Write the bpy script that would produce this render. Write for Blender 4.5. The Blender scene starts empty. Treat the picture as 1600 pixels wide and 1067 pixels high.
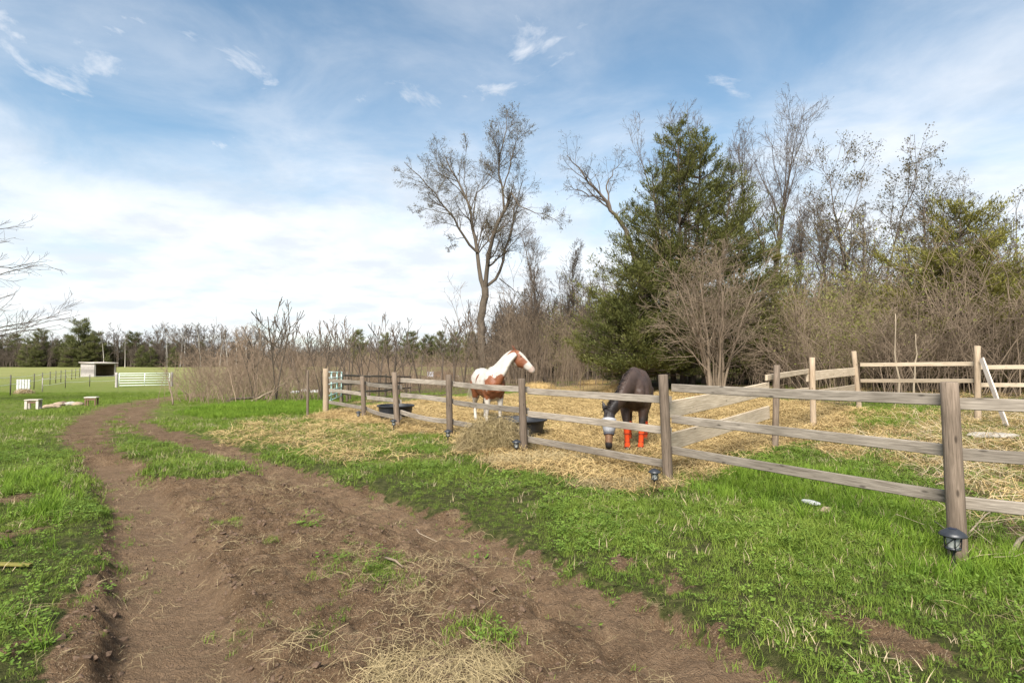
import bpy, bmesh, math, random
import numpy as np
from mathutils import Vector, Matrix
R = math.radians
rng = np.random.default_rng(7)
random.seed(7)
scn = bpy.context.scene
COL = scn.collection

# ------------------------------------------------------------------ camera
CAM_H, FPX, PITCH = 1.6, 889.0, R(1.84)
cam_d = bpy.data.cameras.new('camera'); cam = bpy.data.objects.new('camera', cam_d); COL.objects.link(cam)
cam.location = (0, 0, CAM_H); cam.rotation_euler = (R(90) + PITCH, 0, 0)
cam_d.sensor_width = 36; cam_d.lens = 36 * FPX / 1600; cam_d.clip_start = 0.05; cam_d.clip_end = 6000
scn.camera = cam
# ------------------------------------------------------------------ sky and sun
SUN_EL, SUN_AZ = R(45), R(-163)          # azimuth from +Y towards +X
SUN_DIR = Vector((math.sin(SUN_AZ) * math.cos(SUN_EL), math.cos(SUN_AZ) * math.cos(SUN_EL), math.sin(SUN_EL)))
SKY_STRENGTH, SUN_STRENGTH, EXPOSURE = 0.090, 4.6, 1.18
world = bpy.data.worlds.new('World'); scn.world = world; world.use_nodes = True
def build_sky():
    nt = world.node_tree; nt.nodes.clear(); N = nt.nodes; L = nt.links
    out = N.new('ShaderNodeOutputWorld'); bg = N.new('ShaderNodeBackground'); L.new(bg.outputs[0], out.inputs[0])
    bg.inputs[1].default_value = SKY_STRENGTH
    sky = N.new('ShaderNodeTexSky'); sky.sky_type = 'NISHITA'; sky.sun_disc = False
    sky.sun_elevation = SUN_EL; sky.sun_rotation = SUN_AZ; sky.altitude = 200; sky.air_density = 1.0; sky.dust_density = 0.7; sky.ozone_density = 0.6
    tc = N.new('ShaderNodeTexCoord'); sep = N.new('ShaderNodeSeparateXYZ'); L.new(tc.outputs['Generated'], sep.inputs[0])
    def math_(op, a, b=None, clamp=False):
        m = N.new('ShaderNodeMath'); m.operation = op; m.use_clamp = clamp
        for i, v in enumerate((a, b)):
            if v is None: continue
            if isinstance(v, (int, float)): m.inputs[i].default_value = v
            else: L.new(v, m.inputs[i])
        return m.outputs[0]
    z = math_('MAXIMUM', sep.outputs[2], 0.0); zz = math_('ADD', z, 0.16)
    px = math_('DIVIDE', sep.outputs[0], zz); py = math_('DIVIDE', sep.outputs[1], zz)
    cmb = N.new('ShaderNodeCombineXYZ'); L.new(px, cmb.inputs[0]); L.new(py, cmb.inputs[1])
    def noise(scale, detail, rough, off, sx=1, sy=1, dist=0.0):
        mp = N.new('ShaderNodeMapping'); mp.inputs['Location'].default_value = off; mp.inputs['Scale'].default_value = (sx, sy, 1)
        L.new(cmb.outputs[0], mp.inputs[0])
        n = N.new('ShaderNodeTexNoise'); n.inputs['Scale'].default_value = scale; n.inputs['Detail'].default_value = detail
        n.inputs['Roughness'].default_value = rough; n.inputs['Distortion'].default_value = dist; L.new(mp.outputs[0], n.inputs[0]); return n.outputs[0]
    def ramp(v, a, b):
        m = N.new('ShaderNodeMapRange'); m.interpolation_type = 'SMOOTHSTEP'; m.inputs[1].default_value = a; m.inputs[2].default_value = b
        L.new(v, m.inputs[0]); return m.outputs[0]
    big = noise(0.55, 3, 0.5, (3.1, 1.7, 0), 1, 1.0)
    fine = noise(1.7, 9, 0.6, (0.4, 2.2, 0), 1.0, 1.1, 0.5)
    # a bank of bright cloud low down all round, thinning upwards
    low = ramp(z, 0.56, 0.08)
    cov = math_('ADD', math_('MULTIPLY', low, 0.62), math_('MULTIPLY', math_('SUBTRACT', big, 0.5), 0.9))
    cov = math_('ADD', cov, math_('MULTIPLY', math_('SUBTRACT', fine, 0.5), 0.7))
    bank = ramp(cov, 0.02, 0.68)
    puff = noise(3.4, 9, 0.6, (8.3, 4.2, 0), 1.0, 1.0, 0.5)
    puffs = math_('MULTIPLY', ramp(puff, 0.57, 0.74), 0.7)
    thin = math_('MULTIPLY', ramp(fine, 0.30, 0.80), 0.40)
    f = math_('MAXIMUM', math_('MAXIMUM', math_('MULTIPLY', bank, 0.93), puffs), thin, True)
    shade = noise(2.4, 6, 0.55, (5.5, 0.2, 0), 1.0, 1.0)
    cr = N.new('ShaderNodeMix'); cr.data_type = 'RGBA'
    cr.inputs[6].default_value = (4.3, 4.5, 4.8, 1); cr.inputs[7].default_value = (5.4, 5.45, 5.6, 1)
    L.new(ramp(shade, 0.35, 0.6), cr.inputs[0])
    mx = N.new('ShaderNodeMix'); mx.data_type = 'RGBA'
    L.new(f, mx.inputs[0]); tn = N.new('ShaderNodeMix'); tn.data_type = 'RGBA'; tn.blend_type = 'MULTIPLY'; tn.inputs[0].default_value = 1; tn.inputs[7].default_value = (0.90, 1.0, 0.94, 1); L.new(sky.outputs[0], tn.inputs[6]); L.new(tn.outputs[2], mx.inputs[6]); L.new(cr.outputs[2], mx.inputs[7])
    L.new(mx.outputs[2], bg.inputs[0])
build_sky()
sd = bpy.data.lights.new('sun', 'SUN'); sd.energy = SUN_STRENGTH; sd.angle = R(34); sd.color = (1.0, 0.95, 0.87)
sun = bpy.data.objects.new('sun', sd); COL.objects.link(sun); sun.rotation_euler = (-SUN_DIR).to_track_quat('-Z', 'Y').to_euler()
vs = scn.view_settings; vs.view_transform = 'Standard'; vs.look = 'None'; vs.gamma = 1; vs.exposure = EXPOSURE; vs.use_curve_mapping = False
scn.render.engine = 'CYCLES'
scn.cycles.max_bounces = 5; scn.cycles.diffuse_bounces = 3; scn.cycles.glossy_bounces = 2; scn.cycles.transmission_bounces = 3; scn.cycles.transparent_max_bounces = 4

# ------------------------------------------------------------------ numeric helpers
def sstep(a, b, x):
    t = np.clip((np.asarray(x, float) - a) / (b - a), 0, 1); return t * t * (3 - 2 * t)
def vnoise(x, y, seed=0):
    xi = np.floor(x).astype(np.int64); yi = np.floor(y).astype(np.int64); fx = x - xi; fy = y - yi
    fx = fx * fx * (3 - 2 * fx); fy = fy * fy * (3 - 2 * fy)
    def h(a, b):
        n = (a * 374761393 + b * 668265263 + seed * 974711) & 0x7fffffff
        n = ((n ^ (n >> 13)) * 1274126177) & 0x7fffffff
        return ((n ^ (n >> 16)) & 0xffff) / 65535.0
    return (h(xi, yi) * (1 - fx) + h(xi + 1, yi) * fx) * (1 - fy) + (h(xi, yi + 1) * (1 - fx) + h(xi + 1, yi + 1) * fx) * fy
def fbm(x, y, scale, octv=4, seed=0, gain=0.5):
    s = 0; a = 1; t = 0
    for i in range(octv):
        s = s + a * vnoise(x * scale, y * scale, seed + i * 17); t += a; a *= gain; scale *= 2.03
    return s / t - 0.5
def base_h(x, y):
    x = np.asarray(x, float); y = np.asarray(y, float)
    z = -0.85 * sstep(1, -9, x) * sstep(13, 46, y)
    z = z + 0.38 * sstep(3.5, 10, x) * sstep(8, 15, y)
    z = z + 0.06 * fbm(x, y, 0.16, 2, 5) * sstep(3, 8, np.hypot(x, y))
    return z
CP, SP = math.cos(PITCH), math.sin(PITCH)
def ray(px, py):
    u = (px - 800) / FPX; v = (533.5 - py) / FPX
    return np.array([u, CP - v * SP, SP + v * CP])
def P(px, py, Y):                       # photo pixel at a known distance
    d = ray(px, py); return np.array([0, 0, CAM_H]) + d * (Y / d[1])
_gt = 0.3 * 1.002 ** np.arange(4400); _gc = {}
def G(px, py):                          # photo pixel on the ground
    if (px, py) not in _gc:
        p = ray(px, py)[None] * _gt[:, None]; g = base_h(p[:, 0], p[:, 1]); k = int(np.argmax(CAM_H + p[:, 2] <= g)); _gc[(px, py)] = np.array([p[k, 0], p[k, 1], g[k]])
    return _gc[(px, py)].copy()
def G2(pts): return np.array([G(*p)[:2] for p in pts])
def seg_dist(x, y, poly, closed=False, param=False):
    best = np.full(np.shape(x), 1e9); n = len(poly)
    for i in range(n if closed else n - 1):
        a = poly[i]; b = poly[(i + 1) % n]; d = b - a; L2 = d @ d + 1e-12
        t = np.clip(((x - a[0]) * d[0] + (y - a[1]) * d[1]) / L2, 0, 1)
        best = np.minimum(best, np.hypot(x - a[0] - t * d[0], y - a[1] - t * d[1]))
    return best
def sdist(x, y, poly):                  # signed distance to a polygon, inside negative
    d = seg_dist(x, y, poly, True); ins = np.zeros(np.shape(x), bool); n = len(poly)
    for i in range(n):
        a = poly[i]; b = poly[(i + 1) % n]
        if a[1] == b[1]: continue
        c = ((a[1] > y) != (b[1] > y)) & (x < (b[0] - a[0]) * (y - a[1]) / (b[1] - a[1]) + a[0]); ins ^= c
    return np.where(ins, -d, d)

# ------------------------------------------------------------------ ground masks (where dirt, straw, litter lie)
TRACK_L = G2([(420, 604), (330, 612), (262, 621), (180, 636), (138, 658), (132, 685), (165, 718), (205, 755), (235, 810), (255, 880), (280, 960), (300, 1067)])
TRACK_R = G2([(420, 607), (330, 616), (250, 627), (216, 642), (212, 660), (240, 674), (290, 690), (360, 707), (470, 742), (590, 790), (740, 850), (900, 925), (1060, 1010), (1150, 1067)])
TRACK_L = np.vstack([TRACK_L, TRACK_L[-1] + (TRACK_L[-1] - TRACK_L[-2]) * 2.2]); TRACK_R = np.vstack([TRACK_R, TRACK_R[-1] + (TRACK_R[-1] - TRACK_R[-2]) * 2.2])
DIRT = G2([(150, 712), (178, 770), (165, 840), (150, 890), (110, 940), (95, 1000), (70, 1067), (1210, 1067), (1080, 1003), (1000, 960), (900, 895), (800, 850), (690, 818), (600, 785), (560, 757), (430, 722), (380, 735), (330, 752), (260, 740), (215, 715)])
DIRT = np.vstack([DIRT[:7], [[-2.3, 0.3], [2.2, 0.3]], DIRT[7:]])
STRAW = G2([(495, 652), (560, 660), (640, 675), (700, 692), (760, 722), (830, 742), (960, 766), (1040, 772), (1100, 742), (1200, 708), (1290, 690), (1345, 655), (1330, 636), (1250, 630), (1000, 603), (900, 600), (820, 612), (700, 622), (620, 632), (550, 640), (490, 650)])
BARE = G2([(545, 633), (700, 618), (820, 606), (1000, 598), (1270, 632), (1345, 636), (1345, 612), (1200, 592), (1000, 583), (850, 584), (700, 590), (600, 606)])
WOODS = np.array([[-4.5, 33], [3, 27], [8, 22], [11, 16.5], [14, 15.5], [30, 14], [80, 20], [80, 90], [-20, 90], [-14, 50]])
DRYR = G2([(1330, 700), (1400, 660), (1470, 640), (1600, 640), (1700, 700), (1700, 900), (1560, 870), (1500, 850), (1500, 780), (1420, 740)])
DRYS = G2([(1215, 690), (1300, 650), (1420, 640), (1480, 655), (1430, 690), (1330, 720)])
FENCE_L = np.array([G(*p)[:2] for p in [(509, 645), (569, 655), (621, 669), (703, 685), (819, 712), (1044, 757), (1497, 870)]] + [[6.2, 3.0], [9.0, 1.5]])
SPILL = G2([(420, 652), (560, 662), (640, 680), (720, 720), (600, 735), (470, 720), (400, 700), (330, 700), (330, 685)])
HAYS = [(665, 1040, .34), (760, 1060, .30), (600, 1067, .24), (690, 890, .26), (640, 960, .24), (660, 925, .18), (560, 850, .10), (455, 1000, .06)]
GREENS = [(545, 868, .26), (505, 955, .16), (470, 905, .10), (610, 900, .14), (745, 985, .15), (380, 965, .12), (480, 812, .16), (620, 810, .14), (600, 880, .16), (350, 815, .12), (420, 850, .1), (525, 975, .14)]
SPOTS = [(1405, 1008, .24), (1045, 905, .15), (1005, 960, .16), (700, 808, .18), (970, 880, .1), (1110, 985, .1), (1300, 960, .08)]
LEFTBARE = [(15, 780, .2), (10, 840, .17), (30, 1010, .1)]
def masks(x, y):
    x = np.asarray(x, float); y = np.asarray(y, float)
    n1 = fbm(x, y, 1.3, 4, 11); n2 = fbm(x, y, 5.0, 3, 23); n3 = fbm(x, y, 0.35, 3, 31)
    dist = np.hypot(x, y)
    wob = 0.5 * n1 + 0.22 * n2
    sd = sdist(x, y, DIRT) + wob * 0.8
    wl = 0.34 + 0.10 * sstep(8, 14, y); dl = seg_dist(x, y, TRACK_L) - wl + wob * 0.5; dr = seg_dist(x, y, TRACK_R) - (0.30 + 0.10 * sstep(8, 14, y)) + wob * 0.55
    n5 = fbm(x, y, 14, 2, 57); sd = np.minimum(np.minimum(sd, dl), dr) + 0.25 * n5; dirt = sstep(0.12, -0.12, sd); soft = sstep(0.42, -0.22, sd + 0.5 * n5)
    for a, b, r in GREENS:
        c = G(a, b); gk = 1 - 0.8 * sstep(r * 1.25, r * 0.1, np.hypot(x - c[0], (y - c[1]) * 0.8) + 0.45 * n2 + 0.4 * n5); soft = soft * gk; dirt = dirt * (1 - 0.5 * (1 - gk))
    for a, b, r in SPOTS + LEFTBARE:
        c = G(a, b); hh = np.hypot(x - c[0], (y - c[1]) * 0.7) + 0.3 * n2 * r / .2 + .25 * n5; dirt = np.maximum(dirt, sstep(r * 1.2, r * 0.5, hh)); soft = np.maximum(soft, sstep(r * 1.4, r * .3, hh))
    ss = sdist(x, y, STRAW) + 0.9 * n1 + 0.4 * n2
    straw = sstep(0.25, -0.25, ss) * (0.80 + 0.9 * np.clip(n3 + 0.15 + 0.6 * n1, -0.6, 0.3))
    sp = sstep(0.3, -0.4, sdist(x, y, SPILL) + 1.6 * n1 + 0.7 * n2) * 0.42
    straw = np.maximum(straw, sp * (1 - 0.4 * dirt)); loose = np.zeros_like(straw)
    for poly, amt in ((DRYR, 0.5), (DRYS, 0.62)):
        straw = np.maximum(straw, amt * sstep(0.1, -0.3, sdist(x, y, poly) + 1.3 * n1 + 0.5 * n2))
    for a, b, r in HAYS:
        c = G(a, b); loose = np.maximum(loose, sstep(r * 1.5, r * 0.2, np.hypot(x - c[0], y - c[1]) + 0.35 * n2 + 0.4 * n1))
    bare = sstep(0.3, -0.5, sdist(x, y, BARE) + 1.2 * n1) * (1 - 0.6 * sstep(0.0, 0.25, n3 + n1 * 0.5))
    wood = sstep(0.8, -0.8, sdist(x, y, WOODS) + 2.5 * n1 + 2 * n3)
    wood = np.maximum(wood, 0.85 * sstep(0.3, -0.2, sdist(x, y, DRYR) + 1.5 * n2) * sstep(0.0, 0.12, n1 + 0.06))
    return dict(loose=loose, soft=np.clip(soft, 0, 1), dirt=np.clip(dirt, 0, 1), straw=np.clip(straw, 0, 1), bare=np.clip(np.maximum(bare, wood), 0, 1), n1=n1, n2=n2, n3=n3)
RUT_L = TRACK_L[6:]; RIDGE = G2([(285, 800), (310, 845), (345, 905), (375, 960), (410, 1067)]); RIDGE = np.vstack([RIDGE, RIDGE[-1] + (RIDGE[-1] - RIDGE[-2])])
BANKL = G2([(160, 745), (195, 800), (190, 860), (170, 930), (150, 1000), (135, 1067)])
def rut_floor(x, y):                    # compacted wheel paths
    near = sstep(26, 7, np.asarray(y, float)); w = 0.06 * fbm(x, y, 4, 2, 88)
    return np.maximum(sstep(0.34, 0.22, seg_dist(x, y, RUT_L) + w), 0.8 * sstep(0.32, 0.16, seg_dist(x, y, TRACK_R[7:]) + w)) * near
def height(x, y, m=None):
    x = np.asarray(x, float); y = np.asarray(y, float)
    if m is None: m = masks(x, y)
    z = base_h(x, y); near = sstep(26, 7, y)
    d = m['dirt']
    z = z - 0.035 * d * near
    rl = seg_dist(x, y, RUT_L); rr = seg_dist(x, y, TRACK_R[7:])
    z = z - 0.10 * sstep(0.44, 0.26, rl + 0.10 * m['n2']) * near - 0.065 * sstep(0.45, 0.26, rr + 0.12 * m['n2']) * near
    rd = seg_dist(x, y, RIDGE); z = z + 0.075 * np.exp(-(rd / 0.07) ** 2) * d * near * (.6 + 1.5 * np.clip(m['n2'] + .2, 0, 1))
    bl = seg_dist(x, y, BANKL); z = z + 0.02 * np.exp(-(bl / 0.2) ** 2) * (0.5 + fbm(x, y, 6, 2, 91) * 1.4) * near
    z = z + 0.009 * np.sin(y * 58 + 6 * m['n1'] + x * 5) * rut_floor(x, y) * d * (0.4 + 1.2 * np.clip(m['n1'] + .3, 0, 1)) * sstep(9, 6, y)
    # clods, treads and loose crumbs in the dirt
    n4 = fbm(x, y, 9.0, 4, 41, 0.62); comp = sstep(0.30, 0.42, rl)
    cl = np.abs(fbm(x, y, 5.5, 3, 63)) * 2; z = z + d * near * comp * (0.11 * (0.25 - cl) + 0.02)
    tread = np.sin(y * 21 + x * 7 + 3 * m['n1'] * 3) * 0.5 + 0.5
    z = z + d * near * (0.105 * n4 * (0.22 + 0.78 * comp) + 0.05 * m['n2'] + 0.020 * tread * comp * sstep(-0.05, 0.15, m['n1'] + 0.04))
    z = z + (1 - d) * near * (0.05 * m['n1'] + 0.025 * m['n2'])
    z = z + m['straw'] * near * (0.03 + 0.05 * m['n2'])
    return z
def H(x, y): return float(height(np.array([x]), np.array([y]))[0])

# ------------------------------------------------------------------ materials
MATS = {}
def new_mat(name):
    m = bpy.data.materials.new(name); m.use_nodes = True; nt = m.node_tree; nt.nodes.clear()
    out = nt.nodes.new('ShaderNodeOutputMaterial'); b = nt.nodes.new('ShaderNodeBsdfPrincipled'); nt.links.new(b.outputs[0], out.inputs[0])
    b.inputs['Roughness'].default_value = 0.8; b.inputs['Specular IOR Level'].default_value = 0.25
    MATS[name] = m; return m, nt, b, out
def nd(nt, t, **kw):
    n = nt.nodes.new(t)
    for k, v in kw.items(): setattr(n, k, v)
    return n
def t_noise(nt, vec, scale, detail=4, rough=0.55, dist=0.0):
    n = nd(nt, 'ShaderNodeTexNoise'); n.inputs['Scale'].default_value = scale; n.inputs['Detail'].default_value = detail; n.inputs['Roughness'].default_value = rough
    n.inputs['Distortion'].default_value = dist
    if vec is not None: nt.links.new(vec, n.inputs['Vector'])
    return n.outputs[0]
def t_ramp(nt, v, stops):
    r = nd(nt, 'ShaderNodeValToRGB'); e = r.color_ramp.elements
    while len(e) < len(stops): e.new(0.5)
    for i, (p, c) in enumerate(stops): e[i].position = p; e[i].color = (*c, 1) if len(c) == 3 else c
    nt.links.new(v, r.inputs[0]); return r.outputs[0]
def t_mix(nt, f, a, b, mode='MIX'):
    m = nd(nt, 'ShaderNodeMix', data_type='RGBA', blend_type=mode)
    for i, v in ((0, f), (6, a), (7, b)):
        if isinstance(v, (int, float)): m.inputs[i].default_value = v
        elif isinstance(v, tuple): m.inputs[i].default_value = (*v, 1)
        else: nt.links.new(v, m.inputs[i])
    return m.outputs[2]
def t_math(nt, op, a, b=0.0, clamp=False):
    m = nd(nt, 'ShaderNodeMath', operation=op, use_clamp=clamp)
    for i, v in ((0, a), (1, b)):
        if isinstance(v, (int, float)): m.inputs[i].default_value = v
        else: nt.links.new(v, m.inputs[i])
    return m.outputs[0]
def t_map(nt, vec, scale=(1, 1, 1), loc=(0, 0, 0)):
    m = nd(nt, 'ShaderNodeMapping'); m.inputs['Scale'].default_value = scale; m.inputs['Location'].default_value = loc; nt.links.new(vec, m.inputs[0]); return m.outputs[0]
def t_bump(nt, b, h, strength, dist):
    n = nd(nt, 'ShaderNodeBump'); n.inputs['Strength'].default_value = strength; n.inputs['Distance'].default_value = dist
    nt.links.new(h, n.inputs['Height']); nt.links.new(n.outputs[0], b.inputs['Normal'])
def attr(nt, name, out='Fac'): a = nd(nt, 'ShaderNodeAttribute', attribute_name=name); return a.outputs[out]

def ground_mat():
    m, nt, b, out = new_mat('ground_cover'); L = nt.links
    geo = nd(nt, 'ShaderNodeNewGeometry').outputs['Position']
    fine = t_noise(nt, geo, 38, 5, 0.65); mid = t_noise(nt, geo, 6.5, 5, 0.6); big = t_noise(nt, geo, 0.5, 4, 0.6); vast = t_noise(nt, t_map(nt, geo, (1, 0.35, 1)), 0.06, 4, 0.6)
    grass = t_ramp(nt, mid, [(0.3, (0.075, 0.105, 0.018)), (0.5, (0.125, 0.165, 0.030)), (0.72, (0.19, 0.205, 0.055))])
    grass = t_mix(nt, t_math(nt, 'MULTIPLY', t_ramp(nt, big, [(0.42, (0, 0, 0)), (0.66, (1, 1, 1))]), 0.5), grass, (0.19, 0.17, 0.065))
    sep = nd(nt, 'ShaderNodeSeparateXYZ'); L.new(geo, sep.inputs[0])
    far = nd(nt, 'ShaderNodeMapRange', interpolation_type='SMOOTHSTEP'); far.inputs[1].default_value = 38; far.inputs[2].default_value = 90; L.new(sep.outputs[1], far.inputs[0])
    fieldc = t_ramp(nt, vast, [(0.35, (0.16, 0.175, 0.05)), (0.55, (0.205, 0.205, 0.075)), (0.7, (0.15, 0.19, 0.05))])
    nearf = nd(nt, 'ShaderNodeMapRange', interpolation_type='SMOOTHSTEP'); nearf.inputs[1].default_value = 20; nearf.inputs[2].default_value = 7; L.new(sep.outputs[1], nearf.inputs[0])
    near_ground = t_ramp(nt, t_noise(nt, geo, 16, 5, 0.65), [(0.3, (0.030, 0.034, 0.012)), (0.5, (0.065, 0.070, 0.022)), (0.72, (0.13, 0.12, 0.048))])  # darker brown-green base colour close to the camera, fading out with distance
    grass = t_mix(nt, nearf.outputs[0], grass, near_ground); grass = t_mix(nt, far.outputs[0], grass, fieldc)
    soil = t_ramp(nt, t_noise(nt, geo, 4.0, 8, 0.7), [(0.25, (0.064, 0.040, 0.022)), (0.5, (0.170, 0.108, 0.063)), (0.75, (0.30, 0.205, 0.125))])
    soil = t_mix(nt, t_ramp(nt, fine, [(0.30, (0.8, 0.8, 0.8)), (0.52, (0, 0, 0))]), soil, (0.060, 0.038, 0.024))
    soil = t_mix(nt, t_ramp(nt, t_noise(nt, geo, 90, 2, 0.5), [(0.60, (0, 0, 0)), (0.68, (0.8, 0.8, 0.8))]), soil, (0.36, 0.27, 0.17))
    soil = t_mix(nt, t_math(nt, 'MULTIPLY', attr(nt, 'packed'), 0.62), soil, t_ramp(nt, t_noise(nt, geo, 30, 5, 0.7), [(0.3, (0.165, 0.107, 0.064)), (0.7, (0.27, 0.183, 0.115))]))
    straw = t_ramp(nt, t_noise(nt, t_map(nt, geo, (1, 2.2, 1)), 24, 6, 0.75, 1.0), [(0.3, (0.14, 0.095, 0.040)), (0.48, (0.36, 0.25, 0.11)), (0.7, (0.52, 0.39, 0.185))])
    straw = t_mix(nt, t_ramp(nt, t_noise(nt, geo, 2.6, 5, 0.6), [(0.5, (0, 0, 0)), (0.68, (0.75, 0.75, 0.75))]), straw, (0.17, 0.105, 0.05))
    bare = t_ramp(nt, t_noise(nt, geo, 12, 6, 0.7), [(0.3, (0.05, 0.036, 0.024)), (0.55, (0.14, 0.10, 0.062)), (0.75, (0.24, 0.18, 0.11))])
    bare = t_mix(nt, t_ramp(nt, t_noise(nt, geo, 0.9, 4, 0.6), [(0.52, (0, 0, 0)), (0.66, (0.8, 0.8, 0.8))]), bare, (0.10, 0.125, 0.03))
    def sharp(a, amt=0.5):
        v = t_math(nt, 'ADD', attr(nt, a), t_math(nt, 'MULTIPLY', t_math(nt, 'SUBTRACT', fine, 0.5), amt))
        r = nd(nt, 'ShaderNodeMapRange', interpolation_type='SMOOTHSTEP'); r.inputs[1].default_value = 0.3; r.inputs[2].default_value = 0.7; L.new(v, r.inputs[0]); return r.outputs[0]
    c = t_mix(nt, sharp('bare'), grass, bare)
    c = t_mix(nt, sharp('dirt'), c, soil)
    c = t_mix(nt, sharp('straw', 0.9), c, straw)
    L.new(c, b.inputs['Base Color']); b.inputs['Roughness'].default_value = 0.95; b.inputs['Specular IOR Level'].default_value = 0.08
    h = t_math(nt, 'ADD', t_math(nt, 'MULTIPLY', t_noise(nt, geo, 17, 7, 0.72), 2.2), t_noise(nt, geo, 110, 3, 0.6))
    t_bump(nt, b, h, 1.0, 0.035)
    return m
GROUND = ground_mat()

def blade_mat(name, c_lo, c_hi, trans=0.35, rough=0.65):
    m, nt, b, out = new_mat(name); L = nt.links
    oi = nd(nt, 'ShaderNodeObjectInfo'); t = attr(nt, 'tint')
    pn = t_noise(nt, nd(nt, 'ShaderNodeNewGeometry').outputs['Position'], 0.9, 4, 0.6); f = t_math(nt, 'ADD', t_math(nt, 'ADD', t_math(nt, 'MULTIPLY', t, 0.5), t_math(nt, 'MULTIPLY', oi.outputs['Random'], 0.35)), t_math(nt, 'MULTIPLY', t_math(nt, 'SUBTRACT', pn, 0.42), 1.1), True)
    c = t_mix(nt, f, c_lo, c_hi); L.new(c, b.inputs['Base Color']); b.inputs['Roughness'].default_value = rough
    b.inputs['Specular IOR Level'].default_value = 0.15; tr = nd(nt, 'ShaderNodeBsdfTranslucent'); L.new(c, tr.inputs[0])
    mx = nd(nt, 'ShaderNodeMixShader'); mx.inputs[0].default_value = trans; L.new(b.outputs[0], mx.inputs[1]); L.new(tr.outputs[0], mx.inputs[2]); L.new(mx.outputs[0], out.inputs[0])
    return m
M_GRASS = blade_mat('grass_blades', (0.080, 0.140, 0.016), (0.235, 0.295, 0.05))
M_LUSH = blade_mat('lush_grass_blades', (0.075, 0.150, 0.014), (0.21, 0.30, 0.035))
M_CLOVER = blade_mat('broad_leaves', (0.075, 0.135, 0.02), (0.19, 0.265, 0.045), 0.3)
M_STRAW = blade_mat('straw_stalks', (0.24, 0.16, 0.065), (0.54, 0.40, 0.19), 0.15)
M_HAY = blade_mat('hay_stalks', (0.19, 0.145, 0.072), (0.44, 0.35, 0.195), 0.15)
M_RUST = blade_mat('rusty_twigs', (0.16, 0.085, 0.04), (0.40, 0.24, 0.13), 0.05)
M_DRY = blade_mat('dry_stalks', (0.27, 0.20, 0.11), (0.50, 0.41, 0.27), 0.1)
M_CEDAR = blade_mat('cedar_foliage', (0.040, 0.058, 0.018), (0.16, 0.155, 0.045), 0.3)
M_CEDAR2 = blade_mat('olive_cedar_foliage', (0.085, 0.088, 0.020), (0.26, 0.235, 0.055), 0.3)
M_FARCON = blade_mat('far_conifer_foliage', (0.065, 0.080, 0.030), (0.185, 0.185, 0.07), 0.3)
M_BUD = blade_mat('tree_buds', (0.055, 0.050, 0.025), (0.145, 0.12, 0.055), 0.3)
M_BUDG = blade_mat('green_buds', (0.12, 0.135, 0.03), (0.26, 0.26, 0.07), 0.35)

def bark_mat(name, lo, hi, scale=9.0):
    m, nt, b, out = new_mat(name); L = nt.links
    geo = nd(nt, 'ShaderNodeTexCoord').outputs['Object']; n = t_noise(nt, t_map(nt, geo, (1, 1, 0.25)), scale, 5, 0.65); n2 = t_noise(nt, geo, 0.8, 3, 0.5)
    oi = nd(nt, 'ShaderNodeObjectInfo')
    f = t_math(nt, 'ADD', t_math(nt, 'MULTIPLY', n, 0.75), t_math(nt, 'MULTIPLY', t_math(nt, 'ADD', n2, t_math(nt, 'MULTIPLY', oi.outputs['Random'], 0.3)), 0.3), True)
    L.new(t_ramp(nt, f, [(0.3, lo), (0.75, hi)]), b.inputs['Base Color']); b.inputs['Roughness'].default_value = 0.9; b.inputs['Specular IOR Level'].default_value = 0.1
    t_bump(nt, b, n, 0.6, 0.03); return m
B_GREY = bark_mat('grey_bark', (0.042, 0.033, 0.025), (0.13, 0.105, 0.08))
B_DARK = bark_mat('dark_bark', (0.050, 0.038, 0.030), (0.145, 0.115, 0.09))
B_TAN = bark_mat('tan_bark', (0.09, 0.066, 0.044), (0.235, 0.18, 0.13))
B_BRUSH = bark_mat('brush_stems', (0.078, 0.057, 0.040), (0.245, 0.185, 0.130))
B_OLIVE = bark_mat('olive_brush_stems', (0.095, 0.078, 0.042), (0.27, 0.215, 0.12))
B_RED = bark_mat('reddish_brush_stems', (0.125, 0.088, 0.060), (0.30, 0.22, 0.155))
B_PALE = bark_mat('pale_dry_wood', (0.17, 0.135, 0.095), (0.36, 0.29, 0.21))
B_BIRCH = bark_mat('pale_bark', (0.22, 0.195, 0.165), (0.52, 0.48, 0.42))

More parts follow.
